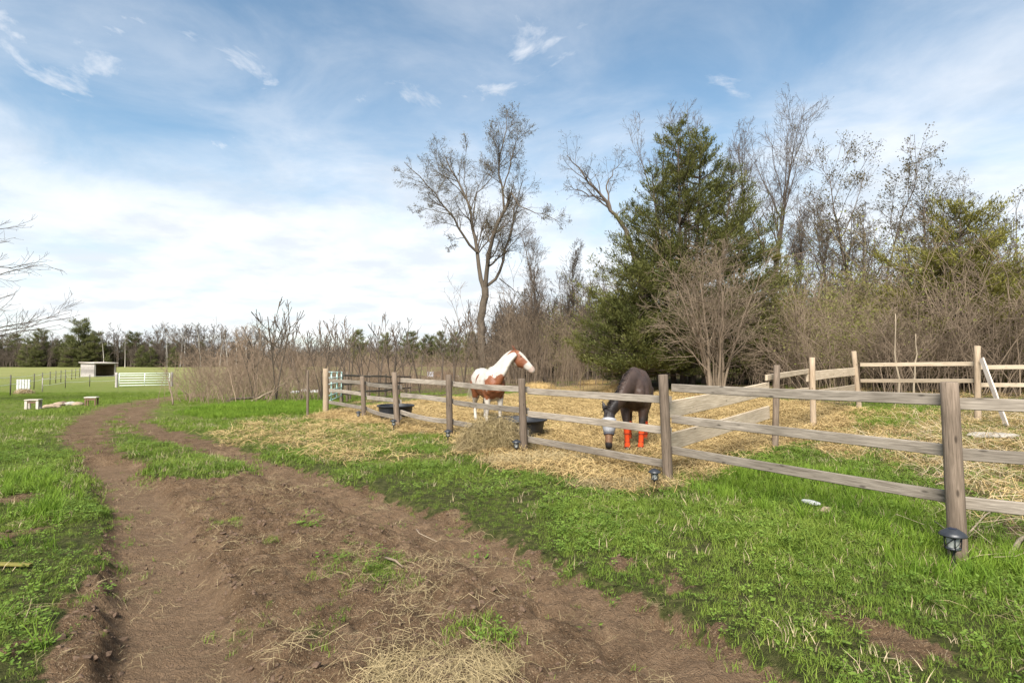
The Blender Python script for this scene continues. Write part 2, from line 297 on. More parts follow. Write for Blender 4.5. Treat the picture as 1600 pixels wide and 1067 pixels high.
def wood_mat(name, lo, hi, axis=0, knots=True, stain=0.5):
    m, nt, b, out = new_mat(name); L = nt.links
    tc = nd(nt, 'ShaderNodeTexCoord').outputs['Object']; oi = nd(nt, 'ShaderNodeObjectInfo')
    off = nd(nt, 'ShaderNodeVectorMath', operation='ADD'); L.new(tc, off.inputs[0])
    sc = nd(nt, 'ShaderNodeVectorMath', operation='SCALE'); sc.inputs[0].default_value = (37, 11, 23); L.new(oi.outputs['Random'], sc.inputs['Scale']); L.new(sc.outputs[0], off.inputs[1])
    s = [14, 14, 14]; s[axis] = 0.7
    grain = t_noise(nt, t_map(nt, off.outputs[0], tuple(s)), 6, 6, 0.6, 0.5)
    s2 = [1.6, 1.6, 1.6]; s2[axis] = 0.6
    blot = t_noise(nt, t_map(nt, off.outputs[0], tuple(s2)), 2.2, 4, 0.6)
    c = t_ramp(nt, grain, [(0.28, lo), (0.68, hi)])
    hv = nd(nt, 'ShaderNodeHueSaturation'); hv.inputs['Saturation'].default_value = 1; L.new(t_math(nt, 'ADD', 0.72, t_math(nt, 'MULTIPLY', oi.outputs['Random'], 0.5)), hv.inputs['Value']); L.new(c, hv.inputs['Color'])
    c = t_mix(nt, t_math(nt, 'MULTIPLY', t_ramp(nt, blot, [(0.45, (0, 0, 0)), (0.72, (1, 1, 1))]), stain), hv.outputs[0], tuple(v * 0.55 for v in lo))
    if knots:
        s3 = [9, 9, 9]; s3[axis] = 3.2
        v = nd(nt, 'ShaderNodeTexVoronoi'); v.inputs['Scale'].default_value = 1; L.new(t_map(nt, off.outputs[0], tuple(s3)), v.inputs['Vector'])
        c = t_mix(nt, t_ramp(nt, v.outputs['Distance'], [(0.06, (0.75, 0.75, 0.75)), (0.13, (0, 0, 0))]), c, tuple(x * 0.35 for x in lo))
    L.new(c, b.inputs['Base Color']); b.inputs['Roughness'].default_value = 0.85; b.inputs['Specular IOR Level'].default_value = 0.15
    t_bump(nt, b, grain, 0.5, 0.006); return m
W_POST = wood_mat('weathered_post_wood', (0.075, 0.056, 0.040), (0.225, 0.172, 0.13), 2, True, 0.45)
W_RAIL = wood_mat('weathered_rail_wood', (0.115, 0.095, 0.073), (0.33, 0.285, 0.235), 0, True, 0.5)
W_NEW = wood_mat('new_board_wood', (0.28, 0.215, 0.145), (0.52, 0.43, 0.32), 0, True, 0.3)
W_NEWPOST = wood_mat('new_post_wood', (0.20, 0.145, 0.095), (0.38, 0.295, 0.21), 2, True, 0.25)
W_PALE = wood_mat('pale_plank_wood', (0.30, 0.25, 0.21), (0.58, 0.52, 0.46), 0, False, 0.2)
W_GREY = wood_mat('grey_shed_wood', (0.19, 0.165, 0.15), (0.40, 0.37, 0.345), 0, False, 0.4)
W_BROWN = wood_mat('brown_shed_wood', (0.10, 0.06, 0.04), (0.21, 0.135, 0.09), 0, False, 0.4)

def plain_mat(name, col, rough=0.6, spec=0.3, var=0.25, scale=8, metal=0.0, bump=0.2):
    m, nt, b, out = new_mat(name); tc = nd(nt, 'ShaderNodeTexCoord').outputs['Object']; n = t_noise(nt, tc, scale, 5, 0.6)
    nt.links.new(t_ramp(nt, n, [(0.25, tuple(c * (1 - var) for c in col)), (0.75, tuple(min(1, c * (1 + var)) for c in col))]), b.inputs['Base Color'])
    b.inputs['Roughness'].default_value = rough; b.inputs['Specular IOR Level'].default_value = spec; b.inputs['Metallic'].default_value = metal
    if bump: t_bump(nt, b, n, bump, 0.01)
    return m
PL_BLACK = plain_mat('black_rubber', (0.018, 0.019, 0.022), 0.5, 0.4, 0.4, 5)
PL_LAMP = plain_mat('lantern_black', (0.022, 0.024, 0.028), 0.4, 0.5, 0.3, 20)
PL_SOLAR = plain_mat('solar_panel', (0.012, 0.02, 0.045), 0.15, 0.6, 0.1, 40, 0, 0)
PL_GLASS = plain_mat('lantern_lens', (0.30, 0.31, 0.29), 0.2, 0.5, 0.15, 30)
PL_GATE = plain_mat('galvanised_tube', (0.62, 0.68, 0.64), 0.45, 0.4, 0.15, 8)
PL_GREEN = plain_mat('pale_green_tube', (0.40, 0.58, 0.52), 0.5, 0.4, 0.2, 6)
PL_WHITE = plain_mat('dirty_white', (0.46, 0.46, 0.44), 0.7, 0.2, 0.2, 5)
PL_PANEL = plain_mat('white_blue_panel', (0.58, 0.63, 0.72), 0.6, 0.3, 0.15, 3)
PL_STONE = plain_mat('pale_stone', (0.33, 0.30, 0.26), 0.9, 0.1, 0.35, 9, 0, 0.6)
PL_TAN = plain_mat('tan_stone', (0.29, 0.22, 0.155), 0.9, 0.1, 0.25, 12, 0, 0.5)
PL_ROCK = plain_mat('brown_rock', (0.15, 0.105, 0.08), 0.9, 0.1, 0.4, 6, 0, 0.6)
PL_WIRE = plain_mat('white_fence_tape', (0.60, 0.60, 0.56), 0.6, 0.2, 0.1, 10)
PL_STEEL = plain_mat('dark_steel_post', (0.07, 0.06, 0.05), 0.6, 0.3, 0.3, 12)
PL_YELLOW = plain_mat('faded_yellow', (0.15, 0.13, 0.03), 0.7, 0.2, 0.3, 8)
PL_ORANGE = plain_mat('orange_fabric', (0.46, 0.05, 0.012), 0.8, 0.1, 0.2, 25)
PL_MASK = plain_mat('fly_mask_mesh', (0.30, 0.30, 0.315), 0.8, 0.1, 0.15, 40)
PL_STRAP = plain_mat('dark_orange_strap', (0.22, 0.035, 0.015), 0.8, 0.1, 0.2, 25)
PL_MASKD = plain_mat('dark_mask_mesh', (0.10, 0.10, 0.115), 0.8, 0.1, 0.2, 40)
PL_EYE = plain_mat('dark_eye', (0.008, 0.006, 0.005), 0.1, 0.6, 0.0, 5, 0, 0)
PL_RUST = plain_mat('rusty_litter', (0.26, 0.135, 0.06), 0.9, 0.1, 0.4, 7)

# ------------------------------------------------------------------ mesh helpers
def link(name, me, mat=None, parent=None):
    o = bpy.data.objects.new(name, me); COL.objects.link(o)
    if mat is not None and me is not None and not me.materials: me.materials.append(mat)
    if parent is not None: o.parent = parent
    return o
def tag(o, label=None, cat=None, group=None, kind=None):
    if label: o['label'] = label
    if cat: o['category'] = cat
    if group: o['group'] = group
    if kind: o['kind'] = kind
    return o
def empty(name, loc, rz=0.0, label=None, cat=None, group=None):
    o = bpy.data.objects.new(name, None); COL.objects.link(o); o.empty_display_size = 0.2
    o.location = tuple(loc); o.rotation_euler = (0, 0, rz); return tag(o, label, cat, group)
def np_mesh(name, V, F, smooth=False, tint=None):
    """V (n,3); F (m,3) or (m,4) or a list of both"""
    me = bpy.data.meshes.new(name); Fs = [np.asarray(f) for f in (F if isinstance(F, list) else [F]) if len(f)]
    me.vertices.add(len(V)); me.vertices.foreach_set('co', np.asarray(V, np.float32).ravel())
    li = np.concatenate([f.ravel() for f in Fs]).astype(np.int32); tot = np.concatenate([np.full(len(f), f.shape[1], np.int32) for f in Fs])
    me.loops.add(len(li)); me.loops.foreach_set('vertex_index', li)
    me.polygons.add(len(tot)); me.polygons.foreach_set('loop_start', (np.cumsum(tot) - tot).astype(np.int32))
    if smooth: me.polygons.foreach_set('use_smooth', np.ones(len(tot), bool))
    me.update(calc_edges=True)
    if tint is not None:
        a = me.attributes.new('tint', 'FLOAT', 'POINT'); a.data.foreach_set('value', np.asarray(tint, np.float32))
    return me
def copy_tree(o, parent=None):
    c = o.copy(); COL.objects.link(c); c.parent = parent
    for ch in list(o.children): copy_tree(ch, c)
    return c
def box_bm(bm, size, loc=(0, 0, 0), rot=None, bevel=0.0):
    r = bmesh.ops.create_cube(bm, size=1.0); v = r['verts']
    M = Matrix.Translation(loc) @ (rot.to_4x4() if rot is not None else Matrix.Identity(4)) @ Matrix.Diagonal((*size, 1))
    bmesh.ops.transform(bm, matrix=M, verts=v)
    if bevel: bmesh.ops.bevel(bm, geom=list({e for q in v for e in q.link_edges}), offset=bevel, segments=1, affect='EDGES')
def box_obj(name, size, loc, mat, parent=None, rot=None, bevel=0.004):
    bm = bmesh.new(); box_bm(bm, size, (0, 0, 0), None, bevel); me = bpy.data.meshes.new(name); bm.to_mesh(me); bm.free()
    o = link(name, me, mat, parent); o.location = loc
    if rot is not None: o.rotation_euler = rot
    return o
def lathe(name, prof, mat, parent=None, seg=20, loc=(0, 0, 0), squash=1.0, smooth=True):
    a = np.linspace(0, 2 * np.pi, seg, endpoint=False); n = len(prof)
    V = np.array([[r * np.cos(t), r * np.sin(t) * squash, z] for r, z in prof for t in a])
    F = np.array([[i * seg + j, i * seg + (j + 1) % seg, (i + 1) * seg + (j + 1) % seg, (i + 1) * seg + j] for i in range(n - 1) for j in range(seg)])
    me = np_mesh(name, V, F, smooth); o = link(name, me, mat, parent); o.location = loc; return o
# tubes, many at once: Ps (N,n,3), Rs (N,n)
def tubes_geo(Ps, Rs, sides, off=0, cap=False):
    Ps = np.asarray(Ps, float); Rs = np.asarray(Rs, float); N, n, _ = Ps.shape
    T = np.gradient(Ps, axis=1); T /= np.linalg.norm(T, axis=2, keepdims=True) + 1e-9
    avg = Ps[:, -1] - Ps[:, 0]; avg /= np.linalg.norm(avg, axis=1, keepdims=True) + 1e-9
    ref = np.where(np.abs(avg[:, 2:3]) < 0.8, np.array([[0, 0, 1.0]]), np.array([[1.0, 0.2, 0]]))[:, None, :]
    U = np.cross(T, np.broadcast_to(ref, T.shape)); U /= np.linalg.norm(U, axis=2, keepdims=True) + 1e-9
    W = np.cross(T, U); a = np.linspace(0, 2 * np.pi, sides, endpoint=False)
    V = Ps[:, :, None, :] + Rs[:, :, None, None] * (U[:, :, None, :] * np.cos(a)[None, None, :, None] + W[:, :, None, :] * np.sin(a)[None, None, :, None])
    base = off + (np.arange(N) * n * sides)[:, None, None]; i = np.arange(n - 1)[None, :, None] * sides; j = np.arange(sides)[None, None, :]; j2 = (j + 1) % sides
    F = np.stack([base + i + j, base + i + j2, base + i + sides + j2, base + i + sides + j], -1).reshape(-1, 4)
    return V.reshape(-1, 3), F
def tubes_mesh(name, groups, smooth=True):
    Vs, Fs, off = [], [], 0
    for Ps, Rs, s in groups:
        if len(Ps) == 0: continue
        v, f = tubes_geo(Ps, Rs, s, off); Vs.append(v); Fs.append(f); off += len(v)
    return np_mesh(name, np.vstack(Vs), np.vstack(Fs), smooth)
def tube_obj(name, pts, rad, mat, parent=None, sides=8):
    pts = np.asarray(pts, float); r = np.full(len(pts), rad) if np.isscalar(rad) else np.asarray(rad)
    v, f = tubes_geo(pts[None], r[None], sides); c0 = list(range(sides))[::-1]; c1 = list(range(len(v) - sides, len(v)))
    me = bpy.data.meshes.new(name); me.from_pydata(v.tolist(), [], f.tolist() + [c0, c1]); me.update()
    for p in me.polygons: p.use_smooth = len(p.vertices) == 4
    return link(name, me, mat, parent)
def resample(pts, n):
    pts = np.asarray(pts, float); d = np.r_[0, np.cumsum(np.linalg.norm(np.diff(pts, axis=0), axis=1))]
    s = np.linspace(0, d[-1], n); return np.stack([np.interp(s, d, pts[:, k]) for k in range(pts.shape[1])], 1)

# ------------------------------------------------------------------ ground sheet
def axis_coords(dense_lo, dense_hi, step, lo, hi, g):
    c = list(np.arange(dense_lo, dense_hi + 1e-6, step)); s = step; x = c[-1]
    while x < hi: s *= g; x += s; c.append(x)
    s = step; x = dense_lo; pre = []
    while x > lo: s *= g; x -= s; pre.append(x)
    return np.array(pre[::-1] + c)
def build_ground():
    xs = axis_coords(-3.4, 4.2, 0.034, -1500, 1500, 1.06); ys = axis_coords(1.7, 7.2, 0.033, -60, 2600, 1.035); ys = ys[(ys > 1.2) | (np.arange(len(ys)) % 6 == 0)]
    X, Y = np.meshgrid(xs, ys); x = X.ravel(); y = Y.ravel(); m = masks(x, y); z = height(x, y, m)
    V = np.stack([x, y, z], 1); nx, ny = len(xs), len(ys)
    i, j = np.meshgrid(np.arange(nx - 1), np.arange(ny - 1)); a = (j * nx + i).ravel(); F = np.stack([a, a + 1, a + nx + 1, a + nx], 1)
    fd = m['dirt'][F].mean(1); fx = x[F].mean(1); fy = y[F].mean(1)
    near = (np.abs(fx) < 30) & (fy < 45)
    tr = near & (fd > 0.5) & ((sdist(fx, fy, DIRT) < 0.4) | (seg_dist(fx, fy, TRACK_L) < 0.7) | (seg_dist(fx, fy, TRACK_R) < 0.7))
    st = near & ~tr & (sdist(fx, fy, STRAW) < 0) & (sdist(fx, fy, FENCE_POLY) < 0)
    for name, sel in (('dirt_track', tr), ('paddock_ground', st), ('ground', ~tr & ~st)):
        f = F[sel]; used = np.unique(f); remap = np.zeros(len(V), int); remap[used] = np.arange(len(used))
        me = np_mesh(name, V[used], remap[f], True)
        m['packed'] = rut_floor(x, y) if 'packed' not in m else m['packed']
        for k in ('dirt', 'straw', 'bare', 'packed'):
            at = me.attributes.new(k, 'FLOAT', 'POINT'); at.data.foreach_set('value', m[k][used].astype(np.float32))
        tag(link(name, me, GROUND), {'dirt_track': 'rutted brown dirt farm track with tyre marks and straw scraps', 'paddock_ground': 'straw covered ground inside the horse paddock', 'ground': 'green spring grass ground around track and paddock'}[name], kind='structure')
FENCE_POLY = np.vstack([FENCE_L[:6], [[4.7, 10.1], [7.0, 12.3], [8.9, 14.7], [6, 30], [-6.4, 34], [-6.4, 21]]])
build_ground()

# ------------------------------------------------------------------ scatter (stuff only)
def scatter(name, pts, rot, scl, variants, mat, label, cat=None, idx=None):
    src = bpy.data.collections.new(name + '_source')
    for k, me in enumerate(variants):
        if not me.materials: me.materials.append(mat)
        so = bpy.data.objects.new('%s_source_%02d' % (name, k), me); src.objects.link(so)
    n = len(pts); me = bpy.data.meshes.new(name); me.vertices.add(n); me.vertices.foreach_set('co', np.asarray(pts, np.float32).ravel())
    me.attributes.new('rot', 'FLOAT_VECTOR', 'POINT').data.foreach_set('vector', np.asarray(rot, np.float32).ravel())
    me.attributes.new('scl', 'FLOAT', 'POINT').data.foreach_set('value', np.asarray(scl, np.float32))
    me.attributes.new('idx', 'INT', 'POINT').data.foreach_set('value', (rng.integers(0, len(variants), n) if idx is None else idx).astype(np.int32))
    o = link(name, me); ng = bpy.data.node_groups.new(name, 'GeometryNodeTree')
    ng.interface.new_socket('Geometry', in_out='INPUT', socket_type='NodeSocketGeometry'); ng.interface.new_socket('Geometry', in_out='OUTPUT', socket_type='NodeSocketGeometry')
    gi = ng.nodes.new('NodeGroupInput'); go = ng.nodes.new('NodeGroupOutput'); ip = ng.nodes.new('GeometryNodeInstanceOnPoints'); ci = ng.nodes.new('GeometryNodeCollectionInfo')
    ci.inputs['Collection'].default_value = src; ci.inputs['Separate Children'].default_value = True; ci.inputs['Reset Children'].default_value = True
    def na(nm, dt):
        a = ng.nodes.new('GeometryNodeInputNamedAttribute'); a.data_type = dt; a.inputs['Name'].default_value = nm; return a.outputs['Attribute']
    L = ng.links; L.new(gi.outputs[0], ip.inputs['Points']); L.new(ci.outputs[0], ip.inputs['Instance']); ip.inputs['Pick Instance'].default_value = True
    L.new(na('idx', 'INT'), ip.inputs['Instance Index'])
    e = ng.nodes.new('FunctionNodeEulerToRotation'); L.new(na('rot', 'FLOAT_VECTOR'), e.inputs[0]); L.new(e.outputs[0], ip.inputs['Rotation']); L.new(na('scl', 'FLOAT'), ip.inputs['Scale'])
    L.new(ip.outputs[0], go.inputs[0])
    md = o.modifiers.new('scatter', 'NODES'); md.node_group = ng
    return tag(o, label, cat, kind='stuff')
def blades(n, hlo, hhi, w, spread, lean, seg=2, tlo=0.0, thi=1.0, curl=0.5):
    """a tuft of n curved tapering blades"""
    V, F, T = [], [], []
    for k in range(n):
        a = rng.uniform(0, 2 * np.pi); r = spread * np.sqrt(rng.uniform()); p = np.array([r * np.cos(a), r * np.sin(a), -0.01]); h = rng.uniform(hlo, hhi)
        b = rng.uniform(0, 2 * np.pi); d = np.array([np.cos(b), np.sin(b), 0]); side = np.array([-d[1], d[0], 0]); le = rng.uniform(lean * 0.3, lean); t = rng.uniform(tlo, thi); ww = w * rng.uniform(0.7, 1.3)
        o = len(V)
        for s in range(seg + 1):
            f = s / seg; q = p + d * h * le * f ** 2 + np.array([0, 0, h * f * (1 - curl * le * f * 0.5)])
            hw = ww * (1 - f) ** 0.7
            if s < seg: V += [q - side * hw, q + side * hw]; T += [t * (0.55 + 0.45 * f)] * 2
            else: V.append(q); T.append(t)
        for s in range(seg - 1): F += [[o + 2 * s, o + 2 * s + 1, o + 2 * s + 3], [o + 2 * s, o + 2 * s + 3, o + 2 * s + 2]]
        F.append([o + 2 * seg - 2, o + 2 * seg - 1, o + 2 * seg])
    return np_mesh('tuft', np.array(V), np.array(F), False, T)
def broadleaf(n, size, h):
    V, F, T = [], [], []
    for k in range(n):
        a = rng.uniform(0, 2 * np.pi); r = size * 2.2 * np.sqrt(rng.uniform()); c = np.array([r * np.cos(a), r * np.sin(a), rng.uniform(0.2, 1) * h]); s = size * rng.uniform(0.6, 1.3); b = a + rng.normal() * 0.7
        d = np.array([np.cos(b), np.sin(b), rng.uniform(-0.2, 0.5)]); sd = np.array([-np.sin(b), np.cos(b), rng.uniform(-0.3, 0.3)]); o = len(V); t = rng.uniform()
        V += [c - d * s * 0.1, c + d * s * 0.45 + sd * s * 0.38, c + d * s, c + d * s * 0.45 - sd * s * 0.38]; F += [[o, o + 1, o + 2], [o, o + 2, o + 3]]; T += [t * 0.7, t, t, t]
    return np_mesh('leaves', np.array(V), np.array(F), False, T)
def stalks(n, lo, hi, w, spread, lift, tl=0.0):
    """loose fallen straw: thin bent strips lying about"""
    V, F, T = [], [], []
    for k in range(n):
        l = rng.uniform(lo, hi); c = np.array([rng.normal() * spread, rng.normal() * spread, rng.uniform(0.004, lift)]); b = rng.uniform(0, 2 * np.pi); tl_ = rng.normal() * 0.18
        d = np.array([np.cos(b), np.sin(b), tl_]); sd = np.array([-np.sin(b), np.cos(b), 0.4 * rng.normal()]); sd /= np.linalg.norm(sd); o = len(V); t = rng.uniform(tl, 1); bend = np.array([0, 0, rng.uniform(-0.1, 0.25) * l]) + sd * rng.normal() * 0.12 * l
        V += [c - d * l / 2 - sd * w, c - d * l / 2 + sd * w, c + bend - sd * w, c + bend + sd * w, c + d * l / 2 - sd * w * 0.6, c + d * l / 2 + sd * w * 0.6]
        F += [[o, o + 1, o + 3], [o, o + 3, o + 2], [o + 2, o + 3, o + 5], [o + 2, o + 5, o + 4]]; T += [t] * 6
    return np_mesh('stalks', np.array(V), np.array(F), False, T)
def frustum_points(ylo, yhi, dens, margin=1.2):
    A = 0.95 * (yhi ** 2 - ylo ** 2) + 2 * margin * (yhi - ylo); n = int(A * dens)
    y = np.sqrt(rng.uniform(ylo ** 2, yhi ** 2, n)); x = rng.uniform(-1, 1, n) * (0.95 * y + margin); return x, y
def put(name, x, y, keep, variants, mat, label, slo, shi, tilt=0.12, cat=None, zoff=0.0, smul=None, yaw=None):
    x = x[keep]; y = y[keep]; n = len(x); z = height(x, y) + zoff
    rot = np.stack([rng.normal(0, tilt, n), rng.normal(0, tilt, n), rng.uniform(0, 6.283, n)], 1); s = rng.uniform(slo, shi, n)
    if smul is not None: s = s * smul[keep]
    return scatter(name, np.stack([x, y, z], 1), rot, s, variants, mat, label, cat)
def fence_gap(x, y): return seg_dist(x, y, FENCE_L)
LUSHPTS = G2([(1060, 758), (1200, 735), (1330, 745), (1420, 790), (1480, 850), (1580, 880), (1500, 905), (1380, 830), (1250, 790), (1120, 775)])
LUSH2 = G2([(1340, 650), (1400, 640), (1460, 650), (1420, 672), (1350, 672)])
LUSH4 = G2([(1400, 850), (1470, 838), (1600, 862), (1640, 900), (1540, 925), (1440, 905)])
LUSH3 = G2([(400, 628), (470, 618), (505, 630), (505, 645), (430, 650), (330, 655), (280, 645)])
LEFTLONG = G2([(-60, 740), (110, 745), (155, 800), (150, 860), (110, 920), (85, 1000), (60, 1067), (-150, 1067)]); LEFTLONG = np.vstack([LEFTLONG, [[-4, 0.6], [-6, 5]]])
def build_grass():
    tufts = [blades(18, 0.022, 0.07, 0.0023, 0.058, 1.1) for _ in range(7)]
    # near and middle lawn
    for nm, ylo, yhi, dens, slo, shi in (('lawn_grass', 1.6, 6.5, 680, 0.7, 1.5), ('meadow_grass', 6.5, 15, 260, 0.9, 1.8), ('field_grass', 15, 42, 30, 1.3, 2.6)):
        x, y = frustum_points(ylo, yhi, dens); m = masks(x, y)
        cover = (1 - m['soft']) * (1 - 0.82 * m['straw']) * (1 - 0.85 * m['bare']) * np.clip(0.72 + 1.1 * m['n1'] + 0.5 * m['n2'], 0.12, 1)
        keep = rng.uniform(size=len(x)) < cover
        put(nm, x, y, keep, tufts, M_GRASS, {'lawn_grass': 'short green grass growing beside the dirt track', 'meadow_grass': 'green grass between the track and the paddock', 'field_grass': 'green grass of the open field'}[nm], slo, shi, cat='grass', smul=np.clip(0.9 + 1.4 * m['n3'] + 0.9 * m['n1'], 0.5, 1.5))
    tall = [blades(16, 0.12, 0.26, 0.0042, 0.06, 0.75, 3) for _ in range(5)]
    x, y = frustum_points(1.6, 24, 190); m = masks(x, y)
    d1 = np.minimum(np.minimum(sdist(x, y, LUSHPTS), sdist(x, y, LUSH4)), np.minimum(sdist(x, y, LUSH2), sdist(x, y, LUSH3))); fg = fence_gap(x, y)
    w = np.maximum(sstep(0.25, -0.2, d1 + 0.7 * m['n1']), 0.5 * sstep(0.35, 0.05, fg + 0.4 * m['n1']) * (x > 1.7))
    w = np.maximum(w, 0.9 * sstep(0.2, -0.3, sdist(x, y, LEFTLONG) + 0.8 * m['n1']) * np.clip(0.55 + 2.5 * m['n3'] + m['n1'] * 2, 0.1, 1)) * (1 - m['soft'])
    put('tall_grass', x, y, rng.uniform(size=len(x)) < w * 0.8, tall, M_LUSH, 'taller lush green grass along the fence and the track edge', 0.6, 1.15, 0.15, 'grass', smul=np.clip(0.85 + 0.9 * m['n1'], 0.5, 1.3))
    bl = [broadleaf(18, 0.016, 0.05) for _ in range(4)] + [broadleaf(10, 0.025, 0.05), broadleaf(22, 0.012, 0.045)]
    x, y = frustum_points(1.6, 11, 260); m = masks(x, y)
    w = (1 - m['soft']) * (1 - m['straw']) * np.clip(0.30 + 1.9 * m['n1'] + 0.8 * m['n2'] + 0.16 * (x > 0.3), 0.02, 0.95)
    put('clover_leaves', x, y, rng.uniform(size=len(x)) < w, bl, M_CLOVER, 'low broad-leaved weeds and clover among the grass', 0.7, 1.5, 0.15, 'weeds', 0.005)
    dg_ = [blades(9, 0.04, 0.11, 0.0026, 0.06, 1.1) for _ in range(4)]
    x, y = frustum_points(1.6, 16, 60); m = masks(x, y)
    put('dead_grass', x, y, rng.uniform(size=len(x)) < (1 - m['soft']) * np.clip(0.25 + 1.6 * m['n3'] + 0.9 * m['n2'], 0.05, 0.8), dg_, M_DRY, 'dead straw-coloured blades among the green grass', 0.7, 1.3, 0.25, 'grass')
    # sparse sprouts on the dirt
    x, y = frustum_points(1.6, 9, 60); m = masks(x, y)
    put('dirt_sprouts', x, y, (rng.uniform(size=len(x)) < 0.04 * m['soft'] + 0.8 * m['soft'] * (1 - m['soft'])), [blades(6, 0.02, 0.05, 0.003, 0.03, 1.0) for _ in range(3)], M_GRASS, 'thin grass sprouts at the edge of the dirt', 0.6, 1.2, 0.1, 'grass')
def build_straw():
    st = [stalks(16, 0.05, 0.20, 0.0022, 0.07, 0.035) for _ in range(6)]; hv = [stalks(20, 0.04, 0.17, 0.0010, 0.09, 0.02) for _ in range(6)]
    x, y = frustum_points(1.6, 8, 190); m = masks(x, y)
    put('straw_scraps', x, y, rng.uniform(size=len(x)) < 0.42 * sstep(0.25, 0.8, m['straw']) + 0.45 * m['loose'] + 0.03 * m['dirt'] + 0.03 * sstep(-.02, .2, m['n1']), hv, M_HAY, 'loose dry hay strewn on the dirt track', 0.7, 1.3, 0.12, 'hay', 0.008)
    x, y = frustum_points(5.5, 24, 120); m = masks(x, y)
    put('paddock_straw', x, y, rng.uniform(size=len(x)) < 0.9 * sstep(0.45, 0.85, m['straw']) + 0.16 * sstep(.1, .4, m['straw']) + 0.03 * m['bare'], st, M_STRAW, 'yellow straw bedding strewn over the paddock', 0.9, 2.0, 0.12, 'straw', 0.01)
    ds = [stalks(6, 0.15, 0.6, 0.0028, 0.22, 0.07) for _ in range(5)]
    x, y = frustum_points(3, 13, 14); m = masks(x, y)
    w = sstep(0.2, -0.3, sdist(x, y, DRYR)) * 0.9 + 0.25 * sstep(0.1, -0.3, sdist(x, y, DRYS))
    put('fallen_stalks', x, y, rng.uniform(size=len(x)) < w, ds, M_DRY, 'pale dry stalks fallen on the ground beyond the fence', 0.7, 1.3, 0.2, 'stalks', 0.02)
    cl = []
    for k in range(5):
        bm = bmesh.new(); bmesh.ops.create_icosphere(bm, subdivisions=1, radius=0.03)
        for v in bm.verts: v.co *= random.uniform(0.6, 1.3); v.co.z *= 0.6
        me = bpy.data.meshes.new('clod'); bm.to_mesh(me); bm.free(); cl.append(me)
    x, y = frustum_points(1.6, 10, 260); m = masks(x, y)
    w = m['dirt'] * (1 - .8 * rut_floor(x, y)) * np.clip(0.16 + 1.1 * m['n1'] + 0.8 * np.exp(-(seg_dist(x, y, RIDGE) / .13) ** 2) + 0.5 * np.exp(-(seg_dist(x, y, BANKL) / .2) ** 2), 0.01, 0.7)
    put('soil_clods', x, y, rng.uniform(size=len(x)) < w, cl, MATS['clod_soil'], 'loose clods of brown soil on the dirt track', 0.25, 0.95, 0.5, 'soil')
plain_mat('clod_soil', (0.105, 0.07, 0.048), 0.95, 0.08, 0.4, 30, 0, 0.5)
rng = np.random.default_rng(19); build_grass()
rng = np.random.default_rng(20); build_straw()

# ------------------------------------------------------------------ trees
def grow(Pp, Rp, per, ang, lenf, n, up=0.0, wig=0.12, tlo=0.25, thi=1.0, rf=0.55, minr=0.004, taper=0.25, plen=None, droop=0.0):
    """children of every parent branch; returns (C,n,3),(C,n)"""
    N, m, _ = Pp.shape; L = np.linalg.norm(np.diff(Pp, axis=1), axis=2).sum(1) if plen is None else plen
    cnt = np.maximum(1, rng.poisson(per * (0.3 + 0.7 * L / L.mean()), N)) if np.isscalar(per) else per
    pi = np.repeat(np.arange(N), cnt); C = len(pi); t = tlo + (thi - tlo) * rng.uniform(0, 1, C) ** 0.85; f = t * (m - 1); i0 = np.minimum(f.astype(int), m - 2); fr = (f - i0)[:, None]
    S = Pp[pi, i0] * (1 - fr) + Pp[pi, i0 + 1] * fr; D = Pp[pi, i0 + 1] - Pp[pi, i0]; D /= np.linalg.norm(D, axis=1, keepdims=True) + 1e-9
    r0 = (Rp[pi, i0] * (1 - fr[:, 0]) + Rp[pi, i0 + 1] * fr[:, 0]) * rf * rng.uniform(0.7, 1.1, C)
    rv = rng.normal(size=(C, 3)); rv -= D * (rv * D).sum(1, keepdims=True); rv /= np.linalg.norm(rv, axis=1, keepdims=True) + 1e-9
    a = np.radians(rng.uniform(ang[0], ang[1], C))[:, None]; d = D * np.cos(a) + rv * np.sin(a)
    ln = L[pi] * rng.uniform(lenf[0], lenf[1], C) * (1.15 - 0.6 * t)
    step = (ln / (n - 1))[:, None]; P_ = [S]; cur = S
    for k in range(n - 1):
        d = d + rng.normal(0, wig, (C, 3)); d[:, 2] += up - droop * k / n; d /= np.linalg.norm(d, axis=1, keepdims=True) + 1e-9; cur = cur + d * step; P_.append(cur)
    Pn = np.stack(P_, 1); Rn = np.maximum(r0[:, None] * np.linspace(1, taper, n)[None], minr); return Pn, Rn
def leaf_cloud(ends, per, size, spread, wide=0.5):
    n = len(ends) * per; c = np.repeat(ends, per, 0) + rng.normal(0, spread, (n, 3)); d = rng.normal(size=(n, 3)); d /= np.linalg.norm(d, axis=1, keepdims=True)
    s = np.cross(d, rng.normal(size=(n, 3))); s /= np.linalg.norm(s, axis=1, keepdims=True); z = size * rng.uniform(0.6, 1.4, (n, 1))
    V = np.stack([c, c + d * z * 0.5 + s * z * wide * 0.5, c + d * z, c + d * z * 0.5 - s * z * wide * 0.5], 1).reshape(-1, 3); a = np.arange(n)[:, None] * 4
    return V, np.hstack([a, a + 1, a + 2, a + 3]), np.repeat(rng.uniform(size=n), 4)
def finish_tree(root, trunk, crown, bark, leaves=None, lmat=None):
    cbark = B_GREY if bark == B_BIRCH else bark
    tm = tubes_mesh('trunk', trunk); link('trunk', tm, bark, root)
    cm = tubes_mesh('crown', crown); c = link('crown', cm, cbark, root)
    if leaves is not None:
        V, F, T = leaves; me = np_mesh('buds', V, F, False, T); link('buds', me, lmat, c)['kind'] = 'stuff'
    return root
